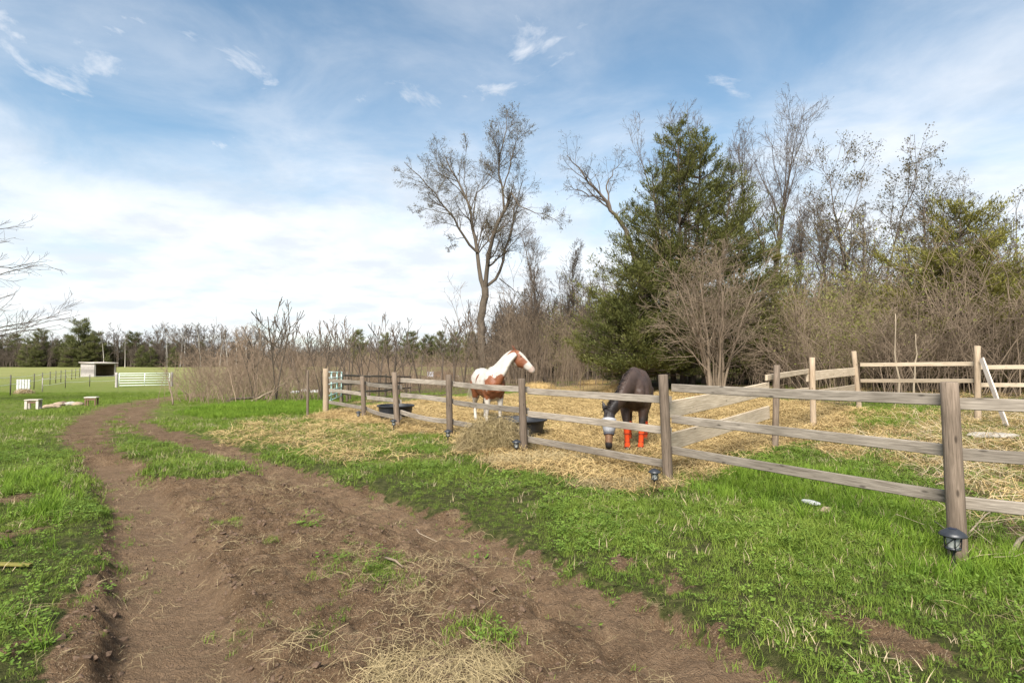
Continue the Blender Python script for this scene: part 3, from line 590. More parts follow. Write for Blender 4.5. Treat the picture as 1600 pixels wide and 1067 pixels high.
def bare_tree(root, height_, spread=0.35, bark=None, limbs=12, dens=1.0, trunk_r=None, lean=(0, 0), stems=1, up=0.10, buds=None, bud_size=0.10, bud_n=2, lo=0.3, minr=0.008, ang=(22, 50), fine=1.0, trunk_frac=0.95):
    """generic leafless tree at root's origin"""
    tr = trunk_r or height_ * 0.011; ts, rs = [], []; n = 12
    for s in range(stems):
        a = rng.uniform(0, 6.28); k = 0.0 if stems == 1 else rng.uniform(0.09, 0.2); hh = height_ * trunk_frac * rng.uniform(0.85, 1.0) if s else height_ * trunk_frac
        u = np.linspace(0, 1, n); w = np.cumsum(rng.normal(0, 0.012 * height_, (n, 2)), 0) * u[:, None] * 0.7
        x = np.cos(a) * k * hh * u + lean[0] * hh * u ** 1.4 + w[:, 0]; y = np.sin(a) * k * hh * u + lean[1] * hh * u ** 1.4 + w[:, 1]
        ts.append(np.stack([x, y, hh * u - 0.15 * (1 - u)], 1)); rs.append(tr * (0.75 if s else 1) * (1 - 0.93 * u ** 0.85) * (1 + 0.5 * np.exp(-u * 22)))
    ts = np.array(ts); rs = np.array(rs)
    l1 = grow(ts, rs, limbs / stems if stems > 1 else limbs, ang, (spread * 0.7, spread * 1.25), 8, up, 0.10, lo, 0.97, 0.62, minr)
    l2 = grow(*l1, 6.5 * dens, (25, 60), (0.3, 0.62), 6, up * 0.6, 0.14, 0.18, 1, 0.6, minr * 0.8)
    l3 = grow(*l2, 4.5 * dens, (25, 65), (0.3, 0.65), 4, up * 0.5, 0.18, 0.15, 1, 0.6, minr * 0.55)
    gr = [(*l1, 5), (*l2, 4), (*l3, 3)]; ends = [l3[0][:, -1], l3[0][:, 2]]
    if fine > 0:
        l4 = grow(*l3, 2.2 * fine, (25, 65), (0.35, 0.7), 3, up * 0.3, 0.2, 0.2, 1, 0.7, minr * 0.42); gr.append((*l4, 3)); ends.append(l4[0][:, -1])
    k = height_ / max(p[:, :, 2].max() for p, _, _ in gr); ts = ts * k; gr = [(p * k, q, n_) for p, q, n_ in gr]; ends = [e * k for e in ends]
    lv = leaf_cloud(np.vstack(ends), bud_n, bud_size, bud_size * 0.9) if buds else None
    return finish_tree(root, [(ts, rs, 9)], gr, bark or B_GREY, lv, buds)

def hand_tree(root, Y, base_px, limbs_px, bark, dens=1.0, buds=None, bud_size=0.11, minr=0.010, bud_n=2, l2len=(0.16, 0.36)):
    """limbs traced as (pixels, start radius, end radius, depth drift); every limb is real 3-D, drifting in depth"""
    o = np.array(root.location); tr = []; cr = []; trr = []; crr = []
    for k, (px, r0, r1, dy) in enumerate(limbs_px):
        pts = np.array([P(a, b, Y) for a, b in px]); u = np.linspace(0, 1, len(pts)); pts[:, 1] += dy[0] + (dy[1] - dy[0]) * u
        pts[:, 0] *= pts[:, 1] / Y; pts[:, 2] = CAM_H + (pts[:, 2] - CAM_H) * pts[:, 1] / Y
        q = resample(pts, 12) - o; q[1:-1] += rng.normal(0, 0.05, (10, 3)); rr = np.linspace(r0, r1, 12)
        if k < 3: tr.append(q); trr.append(rr)
        else: cr.append(q); crr.append(rr)
    tr = np.array(tr); trr = np.array(trr); cr = np.array(cr); crr = np.array(crr); A = np.vstack([cr, tr[1:]]); Ar = np.vstack([crr, trr[1:]])
    l2 = grow(A, Ar, 11 * dens, (22, 58), l2len, 6, 0.07, 0.13, 0.22, 1, 0.5, minr); l3 = grow(*l2, 5.5 * dens, (25, 60), (0.3, 0.65), 4, 0.05, 0.17, 0.1, 1, 0.6, minr * 0.7)
    l4 = grow(*l3, 3.2 * dens, (25, 65), (0.35, 0.7), 3, 0.02, 0.2, 0.1, 1, 0.7, minr * 0.55)
    lv = leaf_cloud(np.vstack([l3[0][:, -1], l4[0][:, -1]]), bud_n, bud_size, bud_size * 0.8) if buds else None
    return finish_tree(root, [(tr, trr, 9)], [(cr, crr, 7), (*l2, 4), (*l3, 3), (*l4, 3)], bark, lv, buds)
def tree_root(px, Y, name, label, group=None):
    X = (px - 800) / FPX * Y; return empty(name, (X, Y, float(base_h(X, Y)) - 0.05), 0, label, 'tree', group)
def z_top(py, Y): return P(800, py, Y)[2]

def z5(pts): return [(600 + a / 2.54, 140 + b / 2.54) for a, b in pts]
def build_trees():
    # the tall forked tree
    Y = 45; t = tree_root(752, Y, 'bare_tree', 'tall bare forked tree standing alone left of the big evergreen')
    limbs = [([(753, 588), (753, 540), (752, 500), (757, 462), (758, 450)], 0.50, 0.36, (0, 0)),
             (z5([(400, 800), (385, 760), (372, 690), (369, 640), (365, 600), (350, 540), (345, 470), (318, 420), (290, 360), (262, 310), (245, 270)]), 0.30, 0.05, (0, 1.5)),
             (z5([(402, 800), (410, 720), (415, 650), (438, 565), (472, 495), (505, 408)]), 0.32, 0.12, (0, -1.2)),
             (z5([(369, 645), (330, 600), (270, 500), (205, 415), (140, 345), (80, 288)]), 0.17, 0.025, (.2, -2.5)),
             (z5([(478, 488), (470, 400), (457, 320), (463, 240), (487, 150), (490, 82)]), 0.16, 0.02, (-.6, 1)),
             (z5([(470, 400), (488, 340), (510, 260), (528, 195), (577, 165)]), 0.10, 0.02, (-.3, -1.5)),
             (z5([(408, 780), (452, 748), (470, 680), (490, 610), (515, 520), (525, 440), (552, 355)]), 0.21, 0.03, (0, 2.5)),
             (z5([(358, 520), (365, 415), (400, 385), (438, 345), (415, 300), (380, 280)]), 0.10, 0.02, (.6, 2.4)),
             (z5([(505, 408), (520, 430), (540, 465), (600, 490), (655, 500), (705, 535)]), 0.09, 0.015, (-1.2, -2.5)),
             (z5([(458, 750), (500, 782), (540, 815), (575, 850)]), 0.07, 0.015, (.4, 2)),
             (z5([(345, 470), (300, 400), (230, 340), (190, 240)]), 0.09, 0.015, (.9, 3)),
             (z5([(270, 500), (230, 490), (160, 470), (115, 490)]), 0.06, 0.012, (-.6, -2)),
             (z5([(375, 640), (390, 590), (430, 550), (390, 500)]), 0.08, 0.015, (0, -2.8)),
             (z5([(320, 590), (280, 590), (250, 640)]), 0.05, 0.012, (0, 1.4)),
             (z5([(330, 430), (318, 330), (322, 250), (330, 215)]), 0.07, 0.012, (1, .2)),
             (z5([(462, 260), (435, 200), (420, 130)]), 0.05, 0.012, (0, 1))]
    limbs = [(a, b * .62, c * .8, d) for a, b, c, d in limbs]; hand_tree(t, Y, (752, 575), limbs, B_GREY, 1.25, M_BUD, 0.085, 0.011)
    # leaning tree behind the evergreen's left side
    Y = 38; t = tree_root(1030, Y, 'bare_tree', 'bare tree leaning out left from behind the big evergreen')
    limbs = [([(1032, 590), (1015, 500), (1000, 430), (978, 360)], 0.26, 0.15, (0, 0)), ([(978, 360), (955, 330), (940, 305), (915, 280), (886, 243)], 0.14, 0.02, (0, -1)),
             ([(955, 330), (945, 290), (962, 265), (974, 250)], 0.07, 0.012, (0, 1)), ([(945, 315), (920, 305), (900, 295), (880, 287)], 0.06, 0.012, (0, .8)), ([(1000, 430), (1000, 380), (990, 340), (1000, 320)], 0.07, 0.012, (0, -1)),
             ([(925, 290), (915, 270), (903, 262)], 0.04, 0.012, (0, 1)), ([(960, 340), (970, 330), (990, 325)], 0.04, 0.012, (0, .6))]
    hand_tree(t, Y, (0, 0), limbs, B_DARK, 0.95, M_BUD, 0.08, 0.009, 1, (0.25, 0.5))
    # slim bare trees left of the evergreen
    for px, Y, top, sp, lab, st in ((852, 42, 335, .30, 'slim bare twin-stemmed tree right of the tall forked tree', 2), (893, 44, 372, .25, 'slender bare tree just left of the big evergreen', 1), (826, 40, 415, .28, 'small bare tree between the forked tree and the slim twin-stemmed one', 1), (918, 37, 420, .25, 'thin bare sapling touching the left edge of the big evergreen', 1),
                                    (1078, 37, 163, .24, 'bare tree whose twigs rise above the top of the big evergreen', 3), (1045, 40, 205, .22, 'bare tree top showing at the upper left shoulder of the big evergreen', 2), (1196, 38, 163, .30, 'tall bare upright tree right behind the big evergreen', 2), (1160, 41, 175, .22, 'bare tree top just right of the big evergreen peak', 1), (1255, 40, 300, .22, 'thin bare tree between the evergreen and the budding tree', 1), (1232, 43, 330, .20, 'spindly bare tree at the right foot of the big evergreen', 1), (1300, 44, 300, .2, 'thin bare tree behind the left side of the budding tree', 1)):
        t = tree_root(px, Y, 'bare_tree', lab); h = z_top(top, Y) - t.location.z
        bare_tree(t, h, sp, B_GREY if px % 2 else B_DARK, 38 if h > 11 else 20, 1.15 if h > 11 else 1.0, h * 0.010, (rng.normal() * 0.03, 0), st, 0.16, None, lo=0.28, minr=0.010, ang=(16, 42), fine=0.8)
    # budding trees on the right
    for px, Y, top, sp, lab, st, lm in ((1358, 31, 188, .38, 'tall budding tree with two dark trunks right of the evergreen', 2, 56), (1448, 33, 252, .34, 'smaller budding tree right of the twin-trunked one', 1, 26), (1522, 36, 262, .36, 'budding tree above the olive evergreen', 2, 20), (1590, 30, 285, .36, 'budding tree at the right edge of the picture', 2, 20)):
        t = tree_root(px, Y, 'budding_tree', lab); h = z_top(top, Y) - t.location.z
        bare_tree(t, h, sp, B_DARK, lm, 0.95, h * 0.010, (0, 0), st, 0.09, M_BUD, 0.10, 2, lo=0.16, minr=0.009, ang=(25, 55), fine=0.7)
    # pale multi-stemmed tree in front of the evergreen
    Y = 23; t = tree_root(1118, Y, 'multi_stem_tree', 'pale leafless multi-stemmed tree in front of the big evergreen'); h = z_top(385, Y) - t.location.z
    n = 10; ts, rs = [], []
    for k in range(11):
        a = k / 11 * 6.28 + rng.normal() * 0.3; hh = h * rng.uniform(0.7, 1.05); out_ = rng.uniform(0.03, 0.36) * hh; rk = rng.uniform(.3, 1.2); u = np.linspace(0, 1, n)
        ts.append(np.stack([np.cos(a) * (0.45 * rk + out_ * u ** 1.3) + rng.normal(0, .03, n), np.sin(a) * (0.45 * rk + out_ * u ** 1.3) * 0.8 + rng.normal(0, .03, n), hh * u ** 0.92 - 0.1], 1)); rs.append(rng.uniform(0.045, 0.085) * (1 - 0.9 * u))
    ts = np.array(ts); rs = np.array(rs); l1 = grow(ts, rs, 11, (25, 60), (0.28, 0.6), 7, 0.03, 0.1, 0.12, 1, 0.55, 0.008); l2 = grow(*l1, 6.5, (25, 60), (0.3, 0.6), 5, 0.02, 0.15, 0.15, 1, 0.6, 0.006); l3 = grow(*l2, 3.4, (25, 60), (0.4, 0.7), 3, 0.0, 0.15, 0.2, 1, 0.6, 0.0045)
    finish_tree(t, [(ts, rs, 8)], [(*l1, 5), (*l2, 4), (*l3, 3)], B_TAN)
    # tree beyond the left edge reaching its branches into the picture
    Y = 26; t = empty('bare_tree', (P(-215, 600, Y)[0], Y, -0.4), 0, 'bare tree at the left edge reaching thin branches into the sky', 'tree')
    n = 10; u = np.linspace(0, 1, n); tr = np.stack([0.2 * u, 0.1 * u, 10.5 * u], 1)[None]; rr = (0.24 * (1 - 0.8 * u))[None]; Ls, Rs_ = [], []
    for k in range(38):
        a = rng.uniform(-1.1, 1.1) if k % 3 else rng.uniform(1.5, 4.7); z0 = rng.uniform(1.8, 8.6); ln = rng.uniform(5.5, 8.6) * (1 - max(0, z0 - 4.5) * 0.1); up = rng.uniform(-0.03, 0.32); uu = np.linspace(0, 1, n)
        Ls.append(np.stack([np.cos(a) * ln * uu, np.sin(a) * ln * uu, z0 + ln * up * uu - 0.9 * uu ** 2 + 0.9 * uu ** 3 + rng.normal(0, .05, n)], 1)); Rs_.append(0.065 * (1 - 0.85 * uu))
    Ls = np.array(Ls); Rs_ = np.array(Rs_); l2 = grow(Ls, Rs_, 9, (20, 50), (0.16, 0.38), 6, 0.03, 0.1, 0.2, 1, 0.5, 0.008); l3 = grow(*l2, 5, (25, 55), (0.3, 0.6), 4, 0.03, 0.14, 0.15, 1, 0.6, 0.006)
    finish_tree(t, [(tr, rr, 9)], [(Ls, Rs_, 6), (*l2, 4), (*l3, 3)], B_DARK)

# evergreens: branches carrying flat sprays of small blades
def sprays(S, D, per, size, spread):
    """flat fans of narrow leaf blades round points S pointing along D"""
    n = len(S) * per; S = np.repeat(S, per, 0); D = np.repeat(D, per, 0); c = S + rng.normal(0, spread, (n, 3)); d = D + rng.normal(0, 0.5, (n, 3)); d[:, 2] += 0.25; d /= np.linalg.norm(d, axis=1, keepdims=True)
    s = np.cross(d, np.array([0, 0, 1.0]) + rng.normal(0, 0.5, (n, 3))); s /= np.linalg.norm(s, axis=1, keepdims=True) + 1e-9; z = size * rng.uniform(0.55, 1.4, (n, 1))
    V = np.stack([c, c + d * z * 0.45 + s * z * 0.11, c + d * z, c + d * z * 0.45 - s * z * 0.11], 1).reshape(-1, 3); a = np.arange(n)[:, None] * 4
    return V, np.hstack([a, a + 1, a + 2, a + 3]), n
def evergreen(root, axes, prof, nb, mat, size=0.28, per=7, bark=None, zlo=0.1, gap=0.25, droop=0.25):
    """axes: [(x,y,height,weight)]; prof(u) crown radius at fraction u of the height"""
    bark = bark or B_DARK; ts, rs, Sp, Dp, bp, br, tint = [], [], [], [], [], [], []; n = 9
    for ax, ay, h, wt in axes:
        u = np.linspace(0, 1, 10); ts.append(np.stack([ax * (0.35 + 0.65 * u), ay * (0.35 + 0.65 * u), h * u - 0.1], 1)); rs.append(h * 0.013 * (1 - 0.95 * u) + 0.01)
        for k in range(int(nb * wt)):
            f = zlo + (1 - zlo) * rng.uniform() ** 1.1; a = rng.uniform(0, 6.283); lump = float(vnoise(np.array([a * 1.3 + ax]), np.array([f * 8 + ay]), 77)[0])
            r = prof(f, a) * h * (0.55 + 0.75 * lump) * rng.uniform(0.8, 1.1)
            uu = np.linspace(0, 1, n); z = f * h + r * (0.55 * f ** 1.2 * uu - droop * (1 - f) * uu ** 1.5 + 0.22 * uu ** 3) + rng.normal(0, .03, n).cumsum() * 0.6
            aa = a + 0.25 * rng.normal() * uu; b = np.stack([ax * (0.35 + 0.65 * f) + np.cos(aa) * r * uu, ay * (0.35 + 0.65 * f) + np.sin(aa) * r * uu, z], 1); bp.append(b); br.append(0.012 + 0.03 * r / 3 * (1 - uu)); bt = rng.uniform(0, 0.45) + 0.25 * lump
            # branchlets off the branch, each a little plume
            nl = max(3, int(r * 5.5)); tl = rng.uniform(0.15, 1, nl) ** 0.75; i0 = np.minimum((tl * (n - 1)).astype(int), n - 2); fr = (tl * (n - 1) - i0)[:, None]; q0 = b[i0] * (1 - fr) + b[i0 + 1] * fr; dd = b[i0 + 1] - b[i0]; dd /= np.linalg.norm(dd, axis=1, keepdims=True)
            sd = np.stack([-dd[:, 1], dd[:, 0], 0 * dd[:, 0]], 1) * np.where(rng.uniform(size=(nl, 1)) < .5, -1, 1); pd = dd * .8 + sd * rng.uniform(.3, 1.1, (nl, 1)) + np.array([0, 0, .25]) + rng.normal(0, .15, (nl, 3)); pd /= np.linalg.norm(pd, axis=1, keepdims=True); pl = (0.25 + 0.5 * rng.uniform(size=(nl, 1))) * min(1.4, .5 + r * .3) * max(1, size / .2) ** .6
            for w in np.linspace(0.1, 1, 5):
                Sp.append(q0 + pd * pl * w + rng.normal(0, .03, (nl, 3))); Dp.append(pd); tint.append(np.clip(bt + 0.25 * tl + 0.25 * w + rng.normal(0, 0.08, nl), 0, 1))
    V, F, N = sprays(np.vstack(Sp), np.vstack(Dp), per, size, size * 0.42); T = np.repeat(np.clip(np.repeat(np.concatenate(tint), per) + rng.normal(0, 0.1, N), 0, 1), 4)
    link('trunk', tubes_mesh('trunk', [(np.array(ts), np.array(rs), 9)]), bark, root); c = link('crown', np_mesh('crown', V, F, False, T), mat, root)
    link('branches', tubes_mesh('branches', [(np.array(bp), np.array(br), 4)]), bark, c)['kind'] = 'stuff'; return root
def build_evergreens():
    Y = 29; t = tree_root(1070, Y, 'evergreen_tree', 'large dark green evergreen tree with broad ragged crown behind the dark horse'); b = t.location.z; hm = z_top(202, Y) - b
    def prof(f, a): return np.interp(f, [0, .05, .15, .3, .42, .55, .72, .88, 1], [.20, .28, .32, .335, .32, .27, .17, .095, .02])
    evergreen(t, [(-.25, 0, hm, .8), (1.05, .3, hm * 0.985, .8), (-1.7, -.4, hm * 0.82, .6), (2.5, -.3, hm * .84, .7)], prof, 165, M_CEDAR, 0.155, 6, zlo=0.07)
    Y = 26.5; t = tree_root(1000, Y, 'evergreen_tree', 'low dense green evergreen bush at the lower left of the big evergreen')
    evergreen(t, [(0, 0, z_top(420, Y) - t.location.z, 1), (-1.0, .2, 4.2, .6)], lambda f, a: np.interp(f, [0, .1, .35, .7, 1], [.32, .42, .46, .30, .03]), 150, M_CEDAR, 0.15, 6, zlo=0.14)
    Y = 30; t = tree_root(1212, Y, 'evergreen_tree', 'thin pale green evergreen at the lower right of the big evergreen')
    evergreen(t, [(0, 0, z_top(400, Y) - t.location.z, 1)], lambda f, a: np.interp(f, [0, .1, .4, .8, 1], [.22, .28, .25, .13, .02]), 110, M_CEDAR2, 0.14, 6, zlo=0.08)
    Y = 24; t = tree_root(1505, Y, 'evergreen_tree', 'olive green cone-shaped evergreen behind brush at the right'); h = z_top(322, Y) - t.location.z
    evergreen(t, [(0, 0, h, 1), (.8, .3, h * .8, .5), (-.9, 0, h * .72, .5)], lambda f, a: np.interp(f, [0, .1, .3, .6, .85, 1], [.34, .40, .39, .30, .16, .03]), 140, M_CEDAR2, 0.15, 6, zlo=0.05)

# brush: shrub meshes of many thin stems
def shrub_mesh(n, h, spread, r=0.012, twig=4.0, fan=0.35, leaf=None, wig=0.1, fine=0):
    m = 6; u = np.linspace(0, 1, m); ts, rs = [], []
    for k in range(n):
        a = rng.uniform(0, 6.28); x0 = rng.normal(0, spread * 0.4, 2); hh = h * rng.uniform(0.55, 1.05); f = rng.uniform(0, fan) * hh
        ts.append(np.stack([x0[0] + np.cos(a) * f * u ** 1.4 + rng.normal(0, .02 * h, m) * u, x0[1] + np.sin(a) * f * u ** 1.4 + rng.normal(0, .02 * h, m) * u, hh * u - .05], 1)); rs.append(r * rng.uniform(0.6, 1.3) * (1 - .75 * u))
    ts = np.array(ts); rs = np.array(rs); l1 = grow(ts, rs, twig, (20, 60), (0.2, 0.5), 4, 0.06, wig, 0.2, 1, .6, r * .35); gr = [(ts, rs, 4), (*l1, 3)]
    if fine: l2 = grow(*l1, fine, (25, 65), (0.35, 0.7), 3, 0.0, 0.2, 0.2, 1, .65, r * .28); gr.append((*l2, 3))
    return tubes_mesh('shrub', gr), l1[0][:, -1]
def build_brush():
    # tangle of brush on the right and behind the paddock
    V = {}
    V['stem'] = [shrub_mesh(11, 3.0, 1.0, 0.015, 7, 0.9, fine=3.5, wig=.22)[0] for _ in range(5)]
    V['tall'] = [shrub_mesh(6, 5.2, 1.3, 0.022, 8, 0.3, fine=3, wig=.18)[0] for _ in range(5)]
    V['olive'] = []; V['olive_l'] = []
    for _ in range(4):
        me, e = shrub_mesh(10, 3.4, 1.2, 0.014, 8, 0.8, fine=3, wig=.2); V['olive'].append(me); a, f, tt = leaf_cloud(e, 11, 0.075, 0.22); V['olive_l'].append(np_mesh('leaf', a, f, False, tt))
    def belt(poly, dens, seed):
        r = np.random.default_rng(seed); lo = poly.min(0); hi = poly.max(0); n = int((hi - lo).prod() * dens); x = r.uniform(lo[0], hi[0], n); y = r.uniform(lo[1], hi[1], n); k = sdist(x, y, poly) < 0; return x[k], y[k], r
    def place(name, poly, dens, key, mat, label, slo, shi, seed, zoff=0):
        x, y, r = belt(np.array(poly, float), dens, seed); g = fbm(x, y, 0.22, 3, 100 + seed); k = r.uniform(size=len(x)) < np.clip(0.75 + 2.2 * g, .12, 1); x = x[k]; y = y[k]; g = g[k]; n = len(x); rot = np.stack([r.normal(0, .08, n), r.normal(0, .08, n), r.uniform(0, 6.28, n)], 1); pts = np.stack([x, y, base_h(x, y) + zoff], 1); s = r.uniform(slo, shi, n) * np.clip(1 + 1.5 * g, .55, 1.45)
        idx = r.integers(0, len(V[key]), n); o = scatter(name, pts, rot, s, V[key], mat, label, 'brush', idx)
        return pts, rot, s, idx
    place('tangled_brush', [(10.5, 21), (14, 19.5), (22, 19), (34, 22), (34, 30), (10.5, 30)], 0.8, 'stem', B_BRUSH, 'tangle of leafless brown brush at the right edge of the woods', 0.45, 1.45, 1)
    p = place('olive_brush', [(13, 23), (18, 22), (34, 23), (36, 34), (11, 33)], 0.55, 'olive', B_OLIVE, 'brush with olive green budding twigs at the right', 0.55, 1.6, 2)
    scatter('olive_brush_buds', *p[:3], V['olive_l'], M_BUDG, 'small olive green leaf buds on the brush at the right', 'leaves', p[3])
    place('woodland_brush', [(-3, 44), (-1, 37), (3, 33), (9, 31), (24, 34), (45, 38), (60, 60), (-4, 60)], 0.22, 'tall', B_BRUSH, 'leafless woodland undergrowth behind the paddock', 0.4, 1.3, 3)
    p = place('woodland_green_brush', [(2, 46), (4, 38), (12, 33), (40, 36), (50, 56), (3, 60)], 0.14, 'olive', B_OLIVE, 'budding woodland undergrowth behind the paddock', 1.0, 1.7, 4)
    scatter('woodland_green_buds', *p[:3], V['olive_l'], M_BUDG, 'small green leaf buds on the undergrowth behind the paddock', 'leaves', p[3])
    place('sapling_brush', [(-2.5, 36), (1, 31), (5.5, 29.5), (7, 34), (0, 42), (-3, 42)], 0.6, 'tall', B_OLIVE, 'thin leafless saplings behind the paint horse', 0.35, 1.1, 5)
    # the sumac thicket left of the paddock
    thick = np.array([P(285, 0, 25)[:2], P(330, 0, 21)[:2], P(480, 0, 22.5)[:2], P(560, 0, 30)[:2], P(650, 0, 42)[:2], P(745, 0, 46)[:2], P(745, 0, 58)[:2], P(600, 0, 58)[:2], P(420, 0, 44)[:2], P(330, 0, 32)[:2]])
    V['red'] = [shrub_mesh(8, 2.3, 1.3, 0.012, 6, 1.0, fine=2.5, wig=.25)[0] for _ in range(5)]
    place('red_thicket', thick, 0.46, 'red', B_RED, 'dense thicket of thin reddish brown stems left of the paddock', 0.5, 1.25, 6)
    place('tan_thicket', thick, 0.28, 'red', B_BRUSH, 'paler tan stems mixed through the thicket left of the paddock', 0.7, 1.15, 7)
    # sumacs rising above the thicket: stout antler-like branches
    protos = []
    for k in range(5):
        h = 1.0; ts, rs = [], []; u = np.linspace(0, 1, 6)
        for s in range(3): a = rng.uniform(0, 6.28); f = rng.uniform(.05, .22); ts.append(np.stack([np.cos(a) * f * u ** 1.3, np.sin(a) * f * u ** 1.3, (0.62 + .2 * rng.uniform()) * u], 1)); rs.append(0.0068 * (1 - .45 * u))
        ts = np.array(ts); rs = np.array(rs); l1 = grow(ts, rs, 3.6, (22, 48), (0.42, 0.62), 5, 0.10, .08, .35, 1, .8, .0032, .6); l2 = grow(*l1, 4.4, (22, 50), (0.35, 0.6), 4, 0.12, .09, .2, 1, .8, .0027, .75)
        protos.append((tubes_mesh('trunk', [(ts, rs, 6)]), tubes_mesh('crown', [(*l1, 5), (*l2, 4)])))
    labs = [(432, 24, 470, 'tallest grey sumac shrub with antler-like branches above the thicket', B_GREY), (398, 26, 497, 'sumac shrub at the left end of the row above the thicket', B_GREY), (472, 27, 493, 'sumac shrub just right of the tallest one', B_DARK), (503, 27, 492, 'sumac shrub above the splintered gatepost', B_DARK), (548, 27, 474, 'sumac shrub with a tall spike left of mid picture', B_DARK), (592, 31, 492, 'sumac shrub with forked top above the paddock back rail', B_DARK), (614, 33, 503, 'small sumac right of the forked-top one', B_DARK), (656, 36, 505, 'narrow sumac above the white panel', B_DARK), (525, 29, 497, 'sumac between the splintered gatepost and the tall spike', B_DARK), (570, 30, 500, 'sumac behind the second trough post', B_DARK), (690, 40, 505, 'small sumac above the rusty brush heap', B_DARK), (372, 29, 512, 'low sumac at the far left of the thicket', B_RED), (450, 30, 505, 'low sumac partly hidden behind the tallest one', B_DARK), (725, 40, 478, 'sumac just left of the tall forked tree trunk', B_DARK), (635, 35, 512, 'low sumac between the forked-top one and the white panel', B_DARK), (709, 43, 498, 'low sumac behind the rusty brush heap', B_DARK)]
    for k, (px, Y, top, lab, bk) in enumerate(labs):
        t = tree_root(px, Y, 'sumac_shrub', lab, 'sumacs above the thicket'); t['category'] = 'shrub'; s = (z_top(top, Y) - t.location.z) / 0.98; tm, cm = protos[k % 5]; t.scale = (s * 1.0, s * 1.0, s); t.rotation_euler.z = k * 1.3
        for nm, me in (('trunk', tm), ('crown', cm)):
            o = link(nm, me, None, t)
            if not me.materials: me.materials.append(B_GREY)
            o.material_slots[0].link = 'OBJECT'; o.material_slots[0].material = bk
def build_far_woods():
    def proto(fn): e = empty('proto', (0, 0, 0)); fn(e); ch = [(c.name.split('.')[0], c.data, [(g.name.split('.')[0], g.data) for g in c.children]) for c in e.children]; 
    # far trees: a few of each kind, copied one by one
    kinds = {}
    kinds['bare'] = [bare_tree(empty('far_bare_tree', (0, 0, 0)), 14, .24, B_DARK, 12, .75, .16, (0, 0), 1, .12, None, lo=.3, minr=.030, fine=0.6) for _ in range(4)]
    kinds['birch'] = [bare_tree(empty('far_birch_tree', (0, 0, 0)), 15, .18, B_BIRCH, 10, .7, .17, (rng.normal() * .05, 0), 1, .14, None, lo=.5, minr=.028, fine=0.5) for _ in range(3)]
    cone = lambda f, a: np.interp(f, [0, .1, .4, .75, 1], [.22, .27, .24, .13, .02]); rnd = lambda f, a: np.interp(f, [0, .2, .5, .8, 1], [.12, .17, .20, .17, .06])
    kinds['cone'] = [evergreen(empty('far_evergreen_tree', (0, 0, 0)), [(0, 0, 10, 1)], cone, 60, M_FARCON, .40, 4, zlo=.03) for _ in range(2)]
    kinds['pine'] = [evergreen(empty('far_evergreen_tree', (0, 0, 0)), [(0, 0, 13, 1)], rnd, 60, M_FARCON, .42, 5, zlo=.2) for _ in range(2)]
    ref = {'bare': 14, 'birch': 15, 'cone': 10, 'pine': 13}; used = set(); r = np.random.default_rng(3)
    lab = {'bare': 'bare grey tree in the far wood beyond the field', 'birch': 'pale-trunked birch in the far wood beyond the field', 'cone': 'dark evergreen in the far wood beyond the field', 'pine': 'dark round-topped pine in the far wood beyond the field'}
    def place(kind, px, Y, top):
        v = int(r.integers(len(kinds[kind]))); p = kinds[kind][v]; X = (px - 800) / FPX * Y; z = float(base_h(X, Y)); o = p if (kind, v) not in used else copy_tree(p); used.add((kind, v))
        s = (z_top(top, Y) - z) / ref[kind]; o.location = (X, Y, z - .1); o.scale = (s * r.uniform(.9, 1.3), s * r.uniform(.9, 1.3), s); o.rotation_euler = (0, 0, r.uniform(0, 6.28)); tag(o, lab[kind] if px < 420 else lab[kind].replace('in the far wood beyond the field', 'far behind the sumac thicket'), 'tree', {'bare': 'bare trees of the far wood', 'birch': 'birches of the far wood', 'cone': 'evergreens of the far wood', 'pine': 'pines of the far wood'}[kind])
    for px, top in ((122, 500), (64, 516), (152, 519), (210, 520), (20, 524)): place('pine', px, r.uniform(190, 200), top)
    for px in np.arange(-60, 135, 12): place('cone', px + r.normal() * 4, r.uniform(186, 200), r.uniform(524, 545))
    for px in (128, 222, 236, 272, 100, 168): place('cone', px, 187, r.uniform(538, 555))
    for px in np.arange(135, 330, 13): place('cone', px + r.normal() * 4, r.uniform(196, 210), r.uniform(530, 545))
    for px in (258, 264, 281, 287, 293, 312, 345, 352, 372, 384): place('birch', px + r.normal() * 2, r.uniform(187, 193), r.uniform(502, 520))
    for px in (163, 196): place('birch', px, 187, 517)
    for px in np.arange(-50, 420, 4.2): place('bare', px + r.normal() * 3, r.uniform(190, 215), r.uniform(514, 528) if px < 240 else r.uniform(505, 522))
    for px in (185, 255, 270, 286, 352, 331, 180): place('bare', px, 195, r.uniform(500, 508))
    for px in np.arange(420, 780, 9): place('bare', px + r.normal() * 3, r.uniform(120, 190), r.uniform(520, 535))
    for px in (640, 668, 690, 712, 735, 560, 600): place('pine', px, r.uniform(110, 140), r.uniform(516, 526))
    wp = [bare_tree(empty('woodland_tree', (0, 0, 0)), 10, .24, B_GREY, 18, .95, .09, (rng.normal() * .04, 0), 1 + k % 2, .14, None, lo=.2, minr=.011, ang=(16, 45), fine=.9) for k in range(4)]; first = set()
